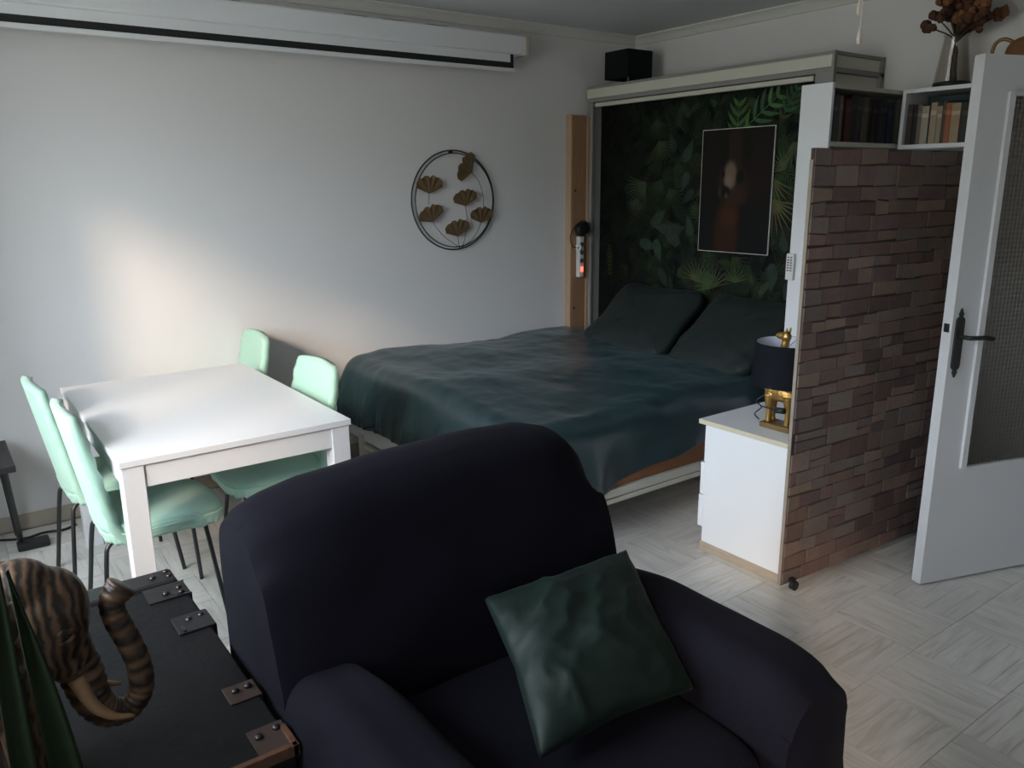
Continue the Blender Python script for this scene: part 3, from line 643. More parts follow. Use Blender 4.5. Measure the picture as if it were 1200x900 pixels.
def pillow(name, c, rx, ry, rz, rot, label, m, cat, seed, group=None):
    def fn(p):
        k = (abs(p.x) / rx) ** 2 * (abs(p.y) / ry) ** 2
        t = 1 - 0.55 * max((abs(p.x) / rx) ** 4, (abs(p.y) / ry) ** 4)
        s = 1 - 0.07 * (1 - (p.x / rx) ** 2) * 0 - 0.06 * ((p.x / rx) ** 2 - (p.y / ry) ** 2)
        q = Vector((p.x * (1 - 0.07 * (1 - (p.y / ry) ** 2) * 0 - 0.08 * (1 - abs(p.y / ry))), p.y * (1 - 0.08 * (1 - abs(p.x / rx))), p.z * t))
        q.z += 0.018 * nz(p.x * 7 + seed, p.y * 7, seed) + 0.010 * nz(p.x * 16, p.y * 13 + seed, 2)
        return q
    o = obj(name, MB().sup((0, 0, 0), (rx, ry, rz), 5.0, 56, 26, None, fn), m, smooth=True)
    o.location = c; o.rotation_euler = rot
    return finish(o, label, cat, group)
pillow('bed_pillow', (3.585, 3.535, 0.760), 0.31, 0.345, 0.070, (R(0), R(-36), R(6)), 'dark green pillow propped below the jungle print, nearer the left wall', PILLOW, 'pillow', 1.0, 'bed pillows')
pillow('bed_pillow', (3.595, 2.845, 0.768), 0.29, 0.315, 0.070, (R(0), R(-38), R(-4)), 'dark green pillow propped beneath the poster, nearer the bookcase', PILLOW, 'pillow', 5.0, 'bed pillows')

# ================================================================== DINING TABLE
TX0, TX1, TY0, TY1, TZ = 0.413, 1.222, 2.71, 3.955, 0.745
tb = thing('dining_table', 'rectangular white dining table with thick square legs', 'table', (0.82, 3.33, 0))
obj('table_top', MB().box(TX0, TX1, TY0, TY1, TZ - 0.024, TZ), TABLEW, tb, bevel=0.0025)
for x in (TX0 + 0.006, TX1 - 0.076):
    for y in (TY0 + 0.006, TY1 - 0.076): obj('leg', MB().box(x, x + 0.07, y, y + 0.07, 0, TZ - 0.024), TABLEW, tb, bevel=0.003)
for y in (TY0 + 0.012, TY1 - 0.030): obj('apron', MB().box(TX0 + 0.076, TX1 - 0.076, y, y + 0.018, TZ - 0.104, TZ - 0.024), TABLEW, tb, bevel=0.002)
for x in (TX0 + 0.012, TX1 - 0.030): obj('apron', MB().box(x, x + 0.018, TY0 + 0.076, TY1 - 0.076, TZ - 0.104, TZ - 0.024), TABLEW, tb, bevel=0.002)

# ================================================================== CHAIRS in mint stretch covers (face local +x)
def make_chair():
    t = thing('dining_chair', 'x', 'chair', (0, 0, 0))
    def back(a, b):
        yy = -1 + 2 * a; tt = b
        hw = 0.190 + 0.012 * math.sin(math.pi * tt)
        if tt > 0.86: k = (tt - 0.86) / 0.14; hw *= math.sqrt(max(0.0, 1 - 0.30 * k * k))
        y = yy * hw; z = 0.385 + 0.475 * tt + 0.010 * (1 - yy * yy) * tt
        x = -0.185 - 0.085 * tt + 0.030 * yy * yy * (1 - 0.4 * tt) + (0.045 * (1 - tt / 0.16) ** 2 if tt < 0.16 else 0)
        x += 0.0035 * math.sin(z * 90 + 6 * yy) * smooth01(abs(yy), 0.55, 1.0)
        return (x, y, z)
    b = obj('backrest', MB().grid(back, 20, 26), MINT, t, smooth=True, solid=0.036)
    def seatf(p):
        q = p.copy(); q.z += 0.012 * (p.x / 0.21) ** 2 * (-1 if p.x > 0 else 1); return q
    obj('seat', MB().sup((0.005, 0, 0.435), (0.215, 0.205, 0.034), 4.0, 40, 14, None, seatf), MINTS, t, smooth=True)
    def skirt(a, b):
        th = 2 * math.pi * a; e = 5.0; pw = lambda v: math.copysign(abs(v) ** (2 / e), v)
        k = 1 + 0.012 * math.sin(th * 26) * b
        return (0.005 + 0.213 * pw(math.cos(th)) * k * (1 - 0.05 * b), 0.203 * pw(math.sin(th)) * k * (1 - 0.05 * b), 0.432 - 0.045 * b - 0.004 * math.sin(th * 13) * b)
    obj('seat_skirt', MB().grid(skirt, 160, 4, cu=True), MINTS, t, smooth=True, solid=0.004)
    for sy in (-1, 1):
        obj('leg', MB().tube(arc([(0.02, sy * 0.10, 0.392), (-0.14, sy * 0.130, 0.392), (-0.190, sy * 0.138, 0.375), (-0.205, sy * 0.145, 0.325), (-0.225, sy * 0.165, 0.16), (-0.245, sy * 0.185, 0.0)], 6), 0.0085, 8), BLACKM, t, smooth=True)
        obj('leg', MB().tube(arc([(0.02, sy * 0.09, 0.392), (0.10, sy * 0.100, 0.392), (0.140, sy * 0.108, 0.375), (0.150, sy * 0.115, 0.325), (0.165, sy * 0.145, 0.16), (0.180, sy * 0.180, 0.0)], 6), 0.0085, 8), BLACKM, t, smooth=True)
    return t
ch0 = make_chair()
CH = [((0.575, 3.085), 0, 'mint green covered chair at the near left corner of the white table'),
      ((0.535, 3.575), 2, 'mint green covered chair on the left of the table, nearer the wall'),
      ((1.075, 3.25), 181, 'mint green covered chair between the white table and the bed foot'),
      ((1.095, 4.105), 177, 'mint green covered chair at the far right table corner by the wall')]
for k, ((x, y), a, lab) in enumerate(CH):
    c = ch0 if k == 0 else copy_tree(ch0)
    c.location = (x, y, 0); c.rotation_euler = (0, 0, R(a)); finish(c, lab, 'chair', 'chairs around the white table')

# ================================================================== ARMCHAIR (faces -y)
ac = thing('armchair', 'large dark navy slipcovered armchair in the foreground', 'armchair', (0.98, 1.35, 0))
def top_z(x):
    K = [(0.478, 0.845), (0.50, 0.875), (0.56, 0.905), (0.66, 0.925), (0.9, 0.944), (1.15, 0.948), (1.30, 0.940), (1.385, 0.915), (1.44, 0.860), (1.47, 0.77)]
    if x <= K[0][0]: return K[0][1]
    for (a, b), (c, d) in zip(K[:-1], K[1:]):
        if x <= c: return b + (d - b) * (x - a) / (c - a)
    return K[-1][1]
def back_fn(a, b):
    """a: along x, b: round the profile (front bottom -> front top -> rear top -> rear bottom)"""
    x = 0.484 + a * (1.470 - 0.484); zt = top_z(x)
    bulge = 1 - abs(2 * a - 1) ** 6
    F = [(1.47, 0.30), (1.475, 0.44), (1.50, 0.58), (1.555, 0.74), (1.60, zt - 0.075), (1.64, zt - 0.022), (1.71, zt), (1.79, zt - 0.006), (1.86, zt - 0.045), (1.885, zt - 0.12), (1.885, 0.55), (1.88, 0.30), (1.875, 0.03)]
    s = b * (len(F) - 1); i = min(int(s), len(F) - 2); t = s - i
    P = [F[max(i - 1, 0)], F[i], F[i + 1], F[min(i + 2, len(F) - 1)]]
    cr = lambda k: 0.5 * ((2 * P[1][k]) + (-P[0][k] + P[2][k]) * t + (2 * P[0][k] - 5 * P[1][k] + 4 * P[2][k] - P[3][k]) * t * t + (-P[0][k] + 3 * P[1][k] - 3 * P[2][k] + P[3][k]) * t ** 3)
    y = cr(0); z = cr(1)
    if y < 1.70: y -= 0.030 * bulge * (1 if z > .42 else .3) - 0.015
    z += 0.004 * nz(x * 6, y * 6, 1)
    if 1.44 < y < 1.66: y += 0.007 * (1 - abs(nz(x * 2.2 + z * 3, z * 5 - x, 4))) ** 4 + 0.004 * nz(x * 5, z * 9, 2)
    return (x, y, z)
bm_ = MB().grid(back_fn, 44, 60)
def cap_side(mb, i_fn, n, rev):
    i0 = len(mb.v); mb.v += [i_fn(k / n) for k in range(n + 1)]; mb.f.append(tuple(range(i0, i0 + n + 1))[::(-1 if rev else 1)])
cap_side(bm_, lambda t: back_fn(0.0, t), 60, False); cap_side(bm_, lambda t: back_fn(1.0, t), 60, True)
obj('backrest', bm_, NAVY, ac, smooth=False, bevel=0.012)
for p in COL.objects[-1].data.polygons: p.use_smooth = True
def arm_fn(xa, xb, out):
    def fn(a, b):
        """a along y from back to front, b around section"""
        y = 1.62 - a * (1.62 - 0.80)
        zt = 0.560 + 0.050 * smooth01(a, 0.0, 0.45) - 0.020 * smooth01(a, 0.80, 1.0)
        if a < 0.12: zt -= 0.05 * (1 - a / 0.12) ** 2
        fr_ = smooth01(a, 0.86, 1.0); th = math.pi * b
        cx = (xa + xb) / 2; hw = (xb - xa) / 2
        S = [(-1.0, 0.0), (-1.0, 0.45), (-1.02, 0.72), (-0.92, 0.90), (-0.55, 0.99), (0.0, 1.0), (0.55, 0.99), (0.92, 0.90), (1.02, 0.72), (0.98, 0.45), (0.94, 0.0)]
        s = b * (len(S) - 1); i = min(int(s), len(S) - 2); t = s - i
        P = [S[max(i - 1, 0)], S[i], S[i + 1], S[min(i + 2, len(S) - 1)]]
        cr = lambda k: 0.5 * ((2 * P[1][k]) + (-P[0][k] + P[2][k]) * t + (2 * P[0][k] - 5 * P[1][k] + 4 * P[2][k] - P[3][k]) * t * t + (-P[0][k] + 3 * P[1][k] - 3 * P[2][k] + P[3][k]) * t ** 3)
        u, w_ = cr(0), cr(1)
        if not out: u = -u if False else u
        z = 0.03 + (zt - 0.03) * w_
        shrink = 1 - 0.05 * fr_
        y2 = y + (0.035 * fr_ * (1 - w_) if w_ > 0.6 else 0)
        return (cx + hw * u * shrink + 0.003 * nz(y * 8, z * 8, xa), y2, z - (0.03 * fr_ ** 3 if w_ > 0.85 else 0))
    return fn
for nm, xa, xb in (('arm', 0.478, 0.690), ('arm', 1.272, 1.492)):
    fn = arm_fn(xa, xb, True); m_ = MB().grid(fn, 30, 40); cap_side(m_, lambda t, f=fn: f(1.0, t), 40, False); cap_side(m_, lambda t, f=fn: f(0.0, t), 40, True)
    o = obj(nm, m_, NAVY, ac, bevel=0.02)
    for p in o.data.polygons: p.use_smooth = True
obj('seat_base', MB().box(0.67, 1.30, 0.84, 1.60, 0.03, 0.32), NAVY, ac, bevel=0.02)
def seat_fn(p):
    q = p.copy(); q.z += 0.006 * nz(p.x * 6, p.y * 6, 4) - 0.012 * (p.y / 0.37); return q
obj('seat_cushion', MB().sup((0.982, 1.185, 0.385), (0.300, 0.385, 0.072), 5.0, 60, 20, None, seat_fn), NAVY, ac, smooth=True)
for x in (0.53, 1.43):
    for y in (0.86, 1.82): obj('foot', MB().lathe([(0.001, 0), (0.022, 0), (0.028, 0.045), (0.001, 0.045)], x, y, 12), BLACKP, ac)
# green velvet cushion leaning in the corner of the seat
A = Vector((0.835, 1.075, 0.475)); B = Vector((1.255, 1.045, 0.475)); C_ = Vector((1.365, 1.385, 0.650)); D_ = Vector((0.955, 1.440, 0.625))
def cush(a, b, side):
    p = A * (1 - a) * (1 - b) + B * a * (1 - b) + C_ * a * b + D_ * (1 - a) * b
    n = ((B - A).cross(D_ - A)).normalized()
    e_ = (1 - abs(2 * a - 1) ** 2.6) * (1 - abs(2 * b - 1) ** 2.6)
    cen = (A + B + C_ + D_) / 4
    pin = 0.07 * ((1 - abs(2 * a - 1)) * abs(2 * b - 1) ** 3 + (1 - abs(2 * b - 1)) * abs(2 * a - 1) ** 3)
    p = p + (cen - p) * pin
    d = math.hypot(a - 0.10, b - 0.52); th = math.atan2(b - 0.52, a - 0.10)
    tw = th + 0.5 * nz(a * 3, b * 3, 9); fold = 0.016 * ((1 - abs(math.sin(tw * 2.6 + 0.4))) ** 2) * math.exp(-((d - 0.42) / 0.30) ** 2) * smooth01(d, 0.05, 0.25) - 0.012 * math.exp(-((a - 0.02) / 0.10) ** 2 - ((b - 0.55) / 0.12) ** 2) + 0.013 * nz(a * 4, b * 4, 3) + 0.009 * (1 - abs(nz(a * 5 - b * 3, b * 6 + a * 2, 1))) ** 4
    off = (0.075 * e_ ** 0.6 + fold * e_ ** 0.4) if side > 0 else -0.045 * e_ ** 0.6
    return p + n * (off + 0.028)
cm = MB(); cm.grid(lambda a, b: cush(a, b, 1), 48, 48); cm.grid(lambda a, b: cush(a, b, -1), 48, 48)
finish(obj('velvet_cushion', cm, GREEN_V, smooth=True, org=(1.09, 1.24, 0.46)), 'crumpled dark green velvet cushion lying on the armchair seat', 'cushion')

# ================================================================== TRUNK with elephant
CXR = 0.466; CXL = -0.20; CY0 = 1.392; CY1 = 2.372; CZ = 0.50
tr = thing('steamer_trunk', 'black wooden trunk with riveted iron straps and rusty corner', 'trunk', (0.13, 1.88, 0))
obj('body', MB().box(CXL + 0.01, CXR - 0.01, CY0 + 0.01, CY1 - 0.01, 0.02, 0.40), LEATHER, tr, bevel=0.006)
ld = obj('lid', MB().box(CXL, CXR, CY0, 2.262, 0.402, CZ), LEATHER, tr, bevel=0.006)
ba = obj('end_batten', MB().box(CXL, CXR - 0.003, 2.276, CY1, 0.402, CZ + 0.004), STRAPM, tr, bevel=0.012)
obj('lid_core', MB().box(CXL + 0.02, CXR - 0.02, 2.25, 2.29, 0.402, CZ - 0.03), LEATHER, tr)
def strap(y0, y1, x0=0.36, m=STRAPM, xe=0.014):
    return MB().box(x0, CXR + 0.004, y0, y1, CZ, CZ + 0.004).box(CXR, CXR + 0.004, y0, y1, 0.42, CZ + 0.004)
obj('iron_strap', strap(2.17, 2.262), STRAPM, ld, bevel=0.002)
obj('iron_strap', MB().box(0.385, CXR + 0.010, 1.96, 2.055, CZ, CZ + 0.006).box(CXR, CXR + 0.012, 1.96, 2.055, 0.40, CZ + 0.004), STRAPM, ld, bevel=0.006)
obj('iron_strap', MB().box(0.40, CXR + 0.004, 1.60, 1.67, CZ, CZ + 0.0035).box(CXR, CXR + 0.005, 1.60, 1.67, 0.42, CZ + 0.003), mat('rusty_plate', (0.030, 0.014, 0.009), 0.7, 0.5, 30), ld, bevel=0.002)
obj('rusty_corner', MB().box(0.395, CXR + 0.004, 1.40, 1.49, CZ, CZ + 0.003), mat('rusty_plate', (0.030, 0.014, 0.009), 0.7, 0.5, 30), ld, bevel=0.001)
obj('rusty_edge', MB().box(CXL, CXR + 0.005, CY0 - 0.004, CY0 + 0.010, CZ - 0.02, CZ + 0.006).box(CXR - 0.008, CXR + 0.006, CY0 - 0.004, 1.47, CZ - 0.02, CZ + 0.006), RUST, ld, bevel=0.002)
stud = MB().lathe([(0.009, 0), (0.0085, 0.003), (0.006, 0.006), (0.001, 0.0072)], 0, 0, 12); stud_me = mesh_of(stud, smooth=True); stud_me.materials.append(STUD)
for par, pts in ((ba, [(0.402, 2.324), (0.444, 2.346), (0.445, 2.312), (0.30, 2.345), (0.272, 2.318), (0.10, 2.33)]), (ld, [(0.411, 2.205), (0.449, 2.222), (0.449, 2.192), (0.424, 2.025), (0.457, 2.03), (0.423, 1.642), (0.452, 1.645), (0.452, 1.467), (0.412, 1.458)])):
    for x, y in pts:
        o = bpy.data.objects.new('stud', stud_me); COL.objects.link(o); o.parent = par; g = ORG[par.name]
        o.location = (x - g[0], y - g[1], CZ + 0.004 - g[2])
obj('lid_pin', MB().box(0.398, 0.404, 1.965, 1.995, CZ, CZ + 0.010), STUD, ld)

# carved elephant on the trunk (faces +x)
el = thing('carved_elephant', 'carved striped wooden elephant with raised trunk standing on the black trunk', 'figurine', (-0.02, 1.62, CZ))

em = MB(); YE = 1.615
em.sup((-0.10, YE + 0.02, 0.78), (0.15, 0.085, 0.105), 2.3, 24, 16)                      # body
em.sup((0.075, YE, 0.80), (0.085, 0.075, 0.115), 2.2, 24, 16, Matrix.Rotation(R(18), 3, 'Y'))   # head
em.sup((0.055, YE, 0.885), (0.060, 0.060, 0.055), 2.0, 20, 12)                               # skull dome
em.sup((0.00, YE, 0.79), (0.08, 0.06, 0.09), 2.0, 20, 12)                                 # neck
em.sup((0.118, YE - 0.005, 0.735), (0.042, 0.048, 0.070), 2.0, 20, 12)
trk = arc([(0.110, YE, 0.755), (0.130, YE - 0.01, 0.690), (0.142, YE - 0.02, 0.632), (0.166, YE - 0.028, 0.596), (0.202, YE - 0.032, 0.590), (0.227, YE - 0.034, 0.622), (0.230, YE - 0.034, 0.675), (0.217, YE - 0.030, 0.735), (0.202, YE - 0.026, 0.785), (0.200, YE - 0.022, 0.822), (0.222, YE - 0.02, 0.848)], 12)
N_ = len(trk)
for (lx, ly) in ((0.02, -0.045), (0.0, 0.055), (-0.19, -0.045), (-0.20, 0.055)):
    em.tube(arc([(lx - 0.01, YE + ly, 0.76), (lx, YE + ly, 0.65), (lx + 0.005, YE + ly, 0.55), (lx + 0.008, YE + ly, CZ + 0.0)], 4), [0.046, 0.045, 0.043, 0.04, 0.038, 0.036, 0.035, 0.034, 0.034, 0.036, 0.040, 0.042, 0.042], 14)
obj('trunk_curl', MB().tube(trk, [(0.046 - 0.022 * min(1, k / (N_ * 0.42)) + 0.006 * smooth01(k / N_, 0.86, 1.0)) * (1.0 if k % 4 else 0.90) for k in range(N_)], 18), wave_mat('carved_trunk_wood', (0.024, 0.013, 0.008), (0.11, 0.06, 0.031), 0.42, 9.0, 7.0, 'Z', detail=3.0, p0=0.1, p1=0.9), el, smooth=True)
o = obj('body', em, ELEW, el, fix=False)
md = o.modifiers.new('carve', 'REMESH'); md.mode = 'VOXEL'; md.voxel_size = 0.0055; md.use_smooth_shade = True
md = o.modifiers.new('soft', 'SMOOTH'); md.iterations = 3; md.factor = 0.5
el.location.z = CZ + 0.004
def ear_fn(sy):
    def fn(a, b):
        r = 0.105 * (0.35 + 0.65 * b); th = R(75) + a * R(190)
        x = 0.035 + math.cos(th) * r * b * 0.95 - 0.005; z = 0.815 + math.sin(th) * r * b * 1.15 - 0.03 * b
        return (x, YE + sy * (0.066 + 0.028 * b + 0.008 * math.sin(a * 9) * b), z)
    return fn
for sy in (-1, 1): obj('ear', MB().grid(ear_fn(sy), 18, 8), ELEW, el, smooth=True, solid=0.010)
for sy in (-1, 1): obj('tusk', MB().tube(arc([(0.118, YE + sy * 0.042, 0.695), (0.138, YE + sy * 0.058, 0.640), (0.168, YE + sy * 0.066, 0.606), (0.205, YE + sy * 0.066, 0.590)], 5), [0.016 - 0.0008 * k for k in range(16)], 10), TUSK, el, smooth=True)
obj('eye', MB().sup((0.112, YE - 0.064, 0.800), (0.009, 0.005, 0.007), 2.0, 12, 8), BLACKP, el, smooth=True)
obj('eyelid', MB().tube(arc([(0.092, YE - 0.064, 0.797), (0.106, YE - 0.070, 0.811), (0.122, YE - 0.066, 0.806)], 4), 0.005, 8).tube(arc([(0.090, YE - 0.063, 0.795), (0.108, YE - 0.070, 0.788), (0.126, YE - 0.064, 0.795)], 4), 0.005, 8), ELEW, el, smooth=True)

# potted snake plant at the left foreground
pp = thing('potted_plant', 'dark green strap-leaved plant in the near left corner', 'plant', (0.02, 1.17, 0))
obj('pot', MB().lathe([(0.001, 0.0), (0.085, 0.0), (0.10, 0.05), (0.118, 0.40), (0.124, 0.42), (0.108, 0.42), (0.104, 0.39), (0.001, 0.39)], 0.02, 1.17, 28), TERRA, pp, smooth=True)
obj('soil', MB().lathe([(0.001, 0.391), (0.103, 0.391), (0.102, 0.398), (0.001, 0.402)], 0.02, 1.17, 24), SOIL, pp)
def strap_leaf(p0, p1, p2, wd, side):
    p0, p1, p2, side = Vector(p0), Vector(p1), Vector(p2), Vector(side).normalized()
    def fn(a, b):
        p = p0 * (1 - b) ** 2 + p1 * 2 * b * (1 - b) + p2 * b * b
        wv = wd * (0.55 + 0.9 * b * (1 - b) * 2) * (1 - b ** 5)
        return p + side * (2 * a - 1) * wv + Vector((side.y, -side.x, 0)) * (-0.006) * (1 - (2 * a - 1) ** 2)
    return MB().grid(fn, 6, 20)
for q in [((0.07, 1.18, 0.40), (0.075, 1.19, 0.72), (0.030, 1.20, 1.10), 0.024, (1, -.55, 0)), ((0.02, 1.15, 0.40), (0.0, 1.17, 0.8), (0.020, 1.20, 1.26), 0.017, (1, -.4, 0)),
          ((-0.03, 1.17, 0.40), (-0.06, 1.2, 0.75), (-0.12, 1.22, 1.05), 0.022, (1, .2, 0)), ((0.03, 1.12, 0.40), (0.02, 1.08, 0.65), (-0.02, 1.05, 0.86), 0.022, (1, .1, 0))]:
    obj('leaf', strap_leaf(*q), LEAFP, pp, smooth=True, solid=0.003)

# small black side table by the left wall with cable and block
sd = thing('side_table', 'small black side table with thin slanting leg at the left edge', 'side table', (-0.02, 4.0, 0))
obj('table_top', MB().box(-0.20, 0.192, 3.80, 4.24, 0.445, 0.475), BLACKP, sd, bevel=0.004)
for x, y in ((0.155, 3.85), (0.155, 4.17), (-0.165, 3.85), (-0.165, 4.17)):
    obj('leg', MB().tube([(x - (0.004 if x > 0 else -.004), y, 0.445), (x + (0.025 if x > 0 else -0.025), y + (0.24 if y < 4 else 0.08), 0.0)], 0.013, 8), BLACKM, sd)
finish(obj('floor_cable', MB().tube(arc([(0.10, 4.22, 0.006), (0.20, 4.17, 0.006), (0.28, 4.19, 0.006), (0.36, 4.17, 0.006), (0.42, 4.20, 0.006)], 6), 0.006, 6), BLACKP, smooth=True, org=(0.26, 4.19, 0)), 'thin black cable lying on the floor below the left wall', 'cable')
finish(obj('cable_block', MB().box(0.16, 0.29, 4.02, 4.09, 0.0, 0.035), BLACKP, org=(0.22, 4.05, 0), bevel=0.008), 'flat black plug block on the floor beside the small black table', 'plug block')

# ================================================================== DRESSER + lamp, brick partition, bookcases
dr = thing('dresser', 'low white chest of drawers backed against the stone-print partition', 'dresser', (3.0, 1.98, 0))
DX = (2.622, 3.36)
obj('body', MB().box(DX[0] + 0.004, DX[1], 1.768, 2.178, 0.045, 0.588), WHITE, dr, bevel=0.002)
obj('plinth', MB().box(DX[0] + 0.008, DX[1] - 0.01, 1.775, 2.190, 0.0, 0.045), PLINTH, dr)
tp = obj('top', MB().box(DX[0] - 0.002, DX[1] + 0.01, 1.762, 2.214, 0.590, 0.606), WHITE, dr, bevel=0.001)
obj('edge_banding', MB().box(DX[0] - 0.006, DX[0] - 0.002, 1.762, 2.214, 0.586, 0.606), CHIP, tp)
for z0_, z1_, yo in ((0.415, 0.580, 2.186), (0.265, 0.410, 2.202), (0.112, 0.260, 2.206)):
    d_ = obj('drawer', MB().box(DX[0] + 0.006, DX[1] - 0.004, 2.179, yo, z0_, z1_), WHITE, dr, bevel=0.002)
    obj('knob', MB().tube([(2.99, yo, (z0_ + z1_) / 2), (2.99, yo + 0.02, (z0_ + z1_) / 2)], 0.012, 12), BRASSD, d_)

# table lamp: golden animal figure under a black drum shade
tl = thing('table_lamp', 'gold animal-figure lamp with black drum shade on the white dresser', 'lamp', (2.77, 1.925, 0.606))
LX, LY, LZ = 2.770, 1.925, 0.606
obj('base_block', MB().box(LX - 0.045, LX + 0.045, LY - 0.080, LY + 0.062, LZ, LZ + 0.022), BRASSD, tl, bevel=0.003)
gm = MB()
gm.sup((LX, LY - 0.010, LZ + 0.148), (0.030, 0.064, 0.036), 2.2, 20, 12)
gm.sup((LX, LY + 0.040, LZ + 0.155), (0.030, 0.030, 0.044), 2.0, 16, 10)
gm.tube(arc([(LX, LY + 0.046, LZ + 0.15), (LX, LY + 0.030, LZ + 0.22), (LX, LY + 0.010, LZ + 0.29), (LX, LY - 0.005, LZ + 0.345), (LX, LY - 0.008, LZ + 0.372)], 5), [0.030, .029, .027, .025, .023, .021, .020, .019, .018, .0175, .017, .0165, .016, .016, .016, .016, .016, .016, .016, .016, .016], 12)
gm.sup((LX, LY + 0.008, LZ + 0.387), (0.015, 0.034, 0.016), 2.0, 16, 10, Matrix.Rotation(R(-6), 3, 'X'))
gm.sup((LX, LY - 0.010, LZ + 0.384), (0.019, 0.020, 0.021), 2.0, 16, 10)
for sx in (-1, 1):
    gm.tube([(LX + sx * 0.009, LY - 0.012, LZ + 0.392), (LX + sx * 0.012, LY - 0.016, LZ + 0.412), (LX + sx * 0.012, LY - 0.018, LZ + 0.424)], [0.006, 0.006, 0.0025], 8)
    gm.tube(arc([(LX + sx * 0.014, LY + 0.042, LZ + 0.14), (LX + sx * 0.014, LY + 0.040, LZ + 0.080), (LX + sx * 0.014, LY + 0.040, LZ + 0.022)], 4), [0.022, .021, .019, .016, .014, .0125, .012, .012, .014], 10)
    gm.tube(arc([(LX + sx * 0.014, LY - 0.052, LZ + 0.14), (LX + sx * 0.014, LY - 0.052, LZ + 0.075), (LX + sx * 0.014, LY - 0.050, LZ + 0.022)], 4), [0.024, .022, .019, .016, .014, .0125, .012, .012, .014], 10)
o = obj('animal_figure', gm, GOLD, tl, fix=False)
md = o.modifiers.new('cast', 'REMESH'); md.mode = 'VOXEL'; md.voxel_size = 0.0032; md.use_smooth_shade = True
md = o.modifiers.new('soft', 'SMOOTH'); md.iterations = 2; md.factor = 0.5
SCX, SCY = LX + 0.02, LY - 0.010
shd = MB().grid(lambda a, b: (SCX + (0.142 - 0.012 * b) * math.cos(2 * math.pi * a), SCY + (0.142 - 0.012 * b) * math.sin(2 * math.pi * a), LZ + 0.190 + 0.172 * b), 48, 1, cu=True)
s_ = obj('shade', shd, SHADE_B, tl, smooth=True)
lin = MB().grid(lambda a, b: (SCX + (0.1395 - 0.012 * b) * math.cos(2 * math.pi * a), SCY + (0.1395 - 0.012 * b) * math.sin(2 * math.pi * a), LZ + 0.1905 + 0.171 * b), 48, 1, cu=True)
obj('shade_lining', lin, SHADE_I, s_, smooth=True)
rim = MB()
for k in range(3):
    t = R(120 * k + 20); rim.tube([(LX, LY - 0.004, LZ + 0.330), (SCX + 0.129 * math.cos(t), SCY + 0.129 * math.sin(t), LZ + 0.352)], 0.0018, 6)
obj('shade_spider', rim, WHITEP, tl)
obj('cable', MB().tube(arc([(LX - 0.03, LY + 0.055, LZ + 0.135), (LX - 0.045, LY + 0.082, LZ + 0.105), (LX - 0.03, LY + 0.066, LZ + 0.080), (LX - 0.045, LY + 0.085, LZ + 0.050), (LX - 0.035, LY + 0.07, LZ + 0.026)], 6), 0.0028, 6).tube([(LX - 0.035, LY + 0.06, LZ + 0.085), (LX - 0.04, LY - 0.03, LZ + 0.085)], 0.0028, 6).tube([(LX - 0.04, LY - 0.008, LZ + 0.085), (LX - 0.04, LY - 0.052, LZ + 0.090)], 0.013, 8), BLACKP, tl, smooth=True)

# stone-print partition panel on casters
bp_ = thing('stone_partition', 'tall rolling partition panel faced with brown stacked stone', 'partition', (3.08, 1.70, 0))
PA = Vector((2.592, 1.734, 0)); PBv = Vector((3.62, 1.668, 0)); PD = (PBv - PA).normalized(); PN = Vector((PD.y, -PD.x, 0))    # PN towards the camera side
PL = (PBv - PA).length; PH0, PH1 = 0.022, 1.712
c = (PA + PBv) / 2 + DZ * (PH0 + PH1) / 2 - PN * 0.008
obj('board', MB().obox(c, (PD, PN, DZ), (PL / 2, 0.007, (PH1 - PH0) / 2)), mat('stone_joint', (0.060, 0.042, 0.036), 0.9, 0.3, 30), bp_)
c = PA + DZ * (PH0 + PH1 - .04) / 2 - PN * 0.008 - PD * 0.002
obj('white_edge', MB().obox(c, (PD, PN, DZ), (0.002, 0.007, (PH1 - PH0) / 2 - 0.02)), mat('board_edge', (0.30, 0.25, 0.20), 0.7, 0.2, 20), bp_)
STONES = [mat('stone_brown', (0.165, 0.105, 0.088), 0.85, 0.30, 9, 0.35, 50, rnd=0.25), mat('stone_tan', (0.205, 0.145, 0.118), 0.85, 0.25, 9, 0.35, 50, rnd=0.2),
          mat('stone_mauve', (0.13, 0.086, 0.080), 0.85, 0.30, 9, 0.35, 50, rnd=0.25), mat('stone_grey', (0.17, 0.132, 0.118), 0.85, 0.25, 9, 0.35, 50, rnd=0.2)]
rs = random.Random(5); z = PH0; row = 0; nst = 0
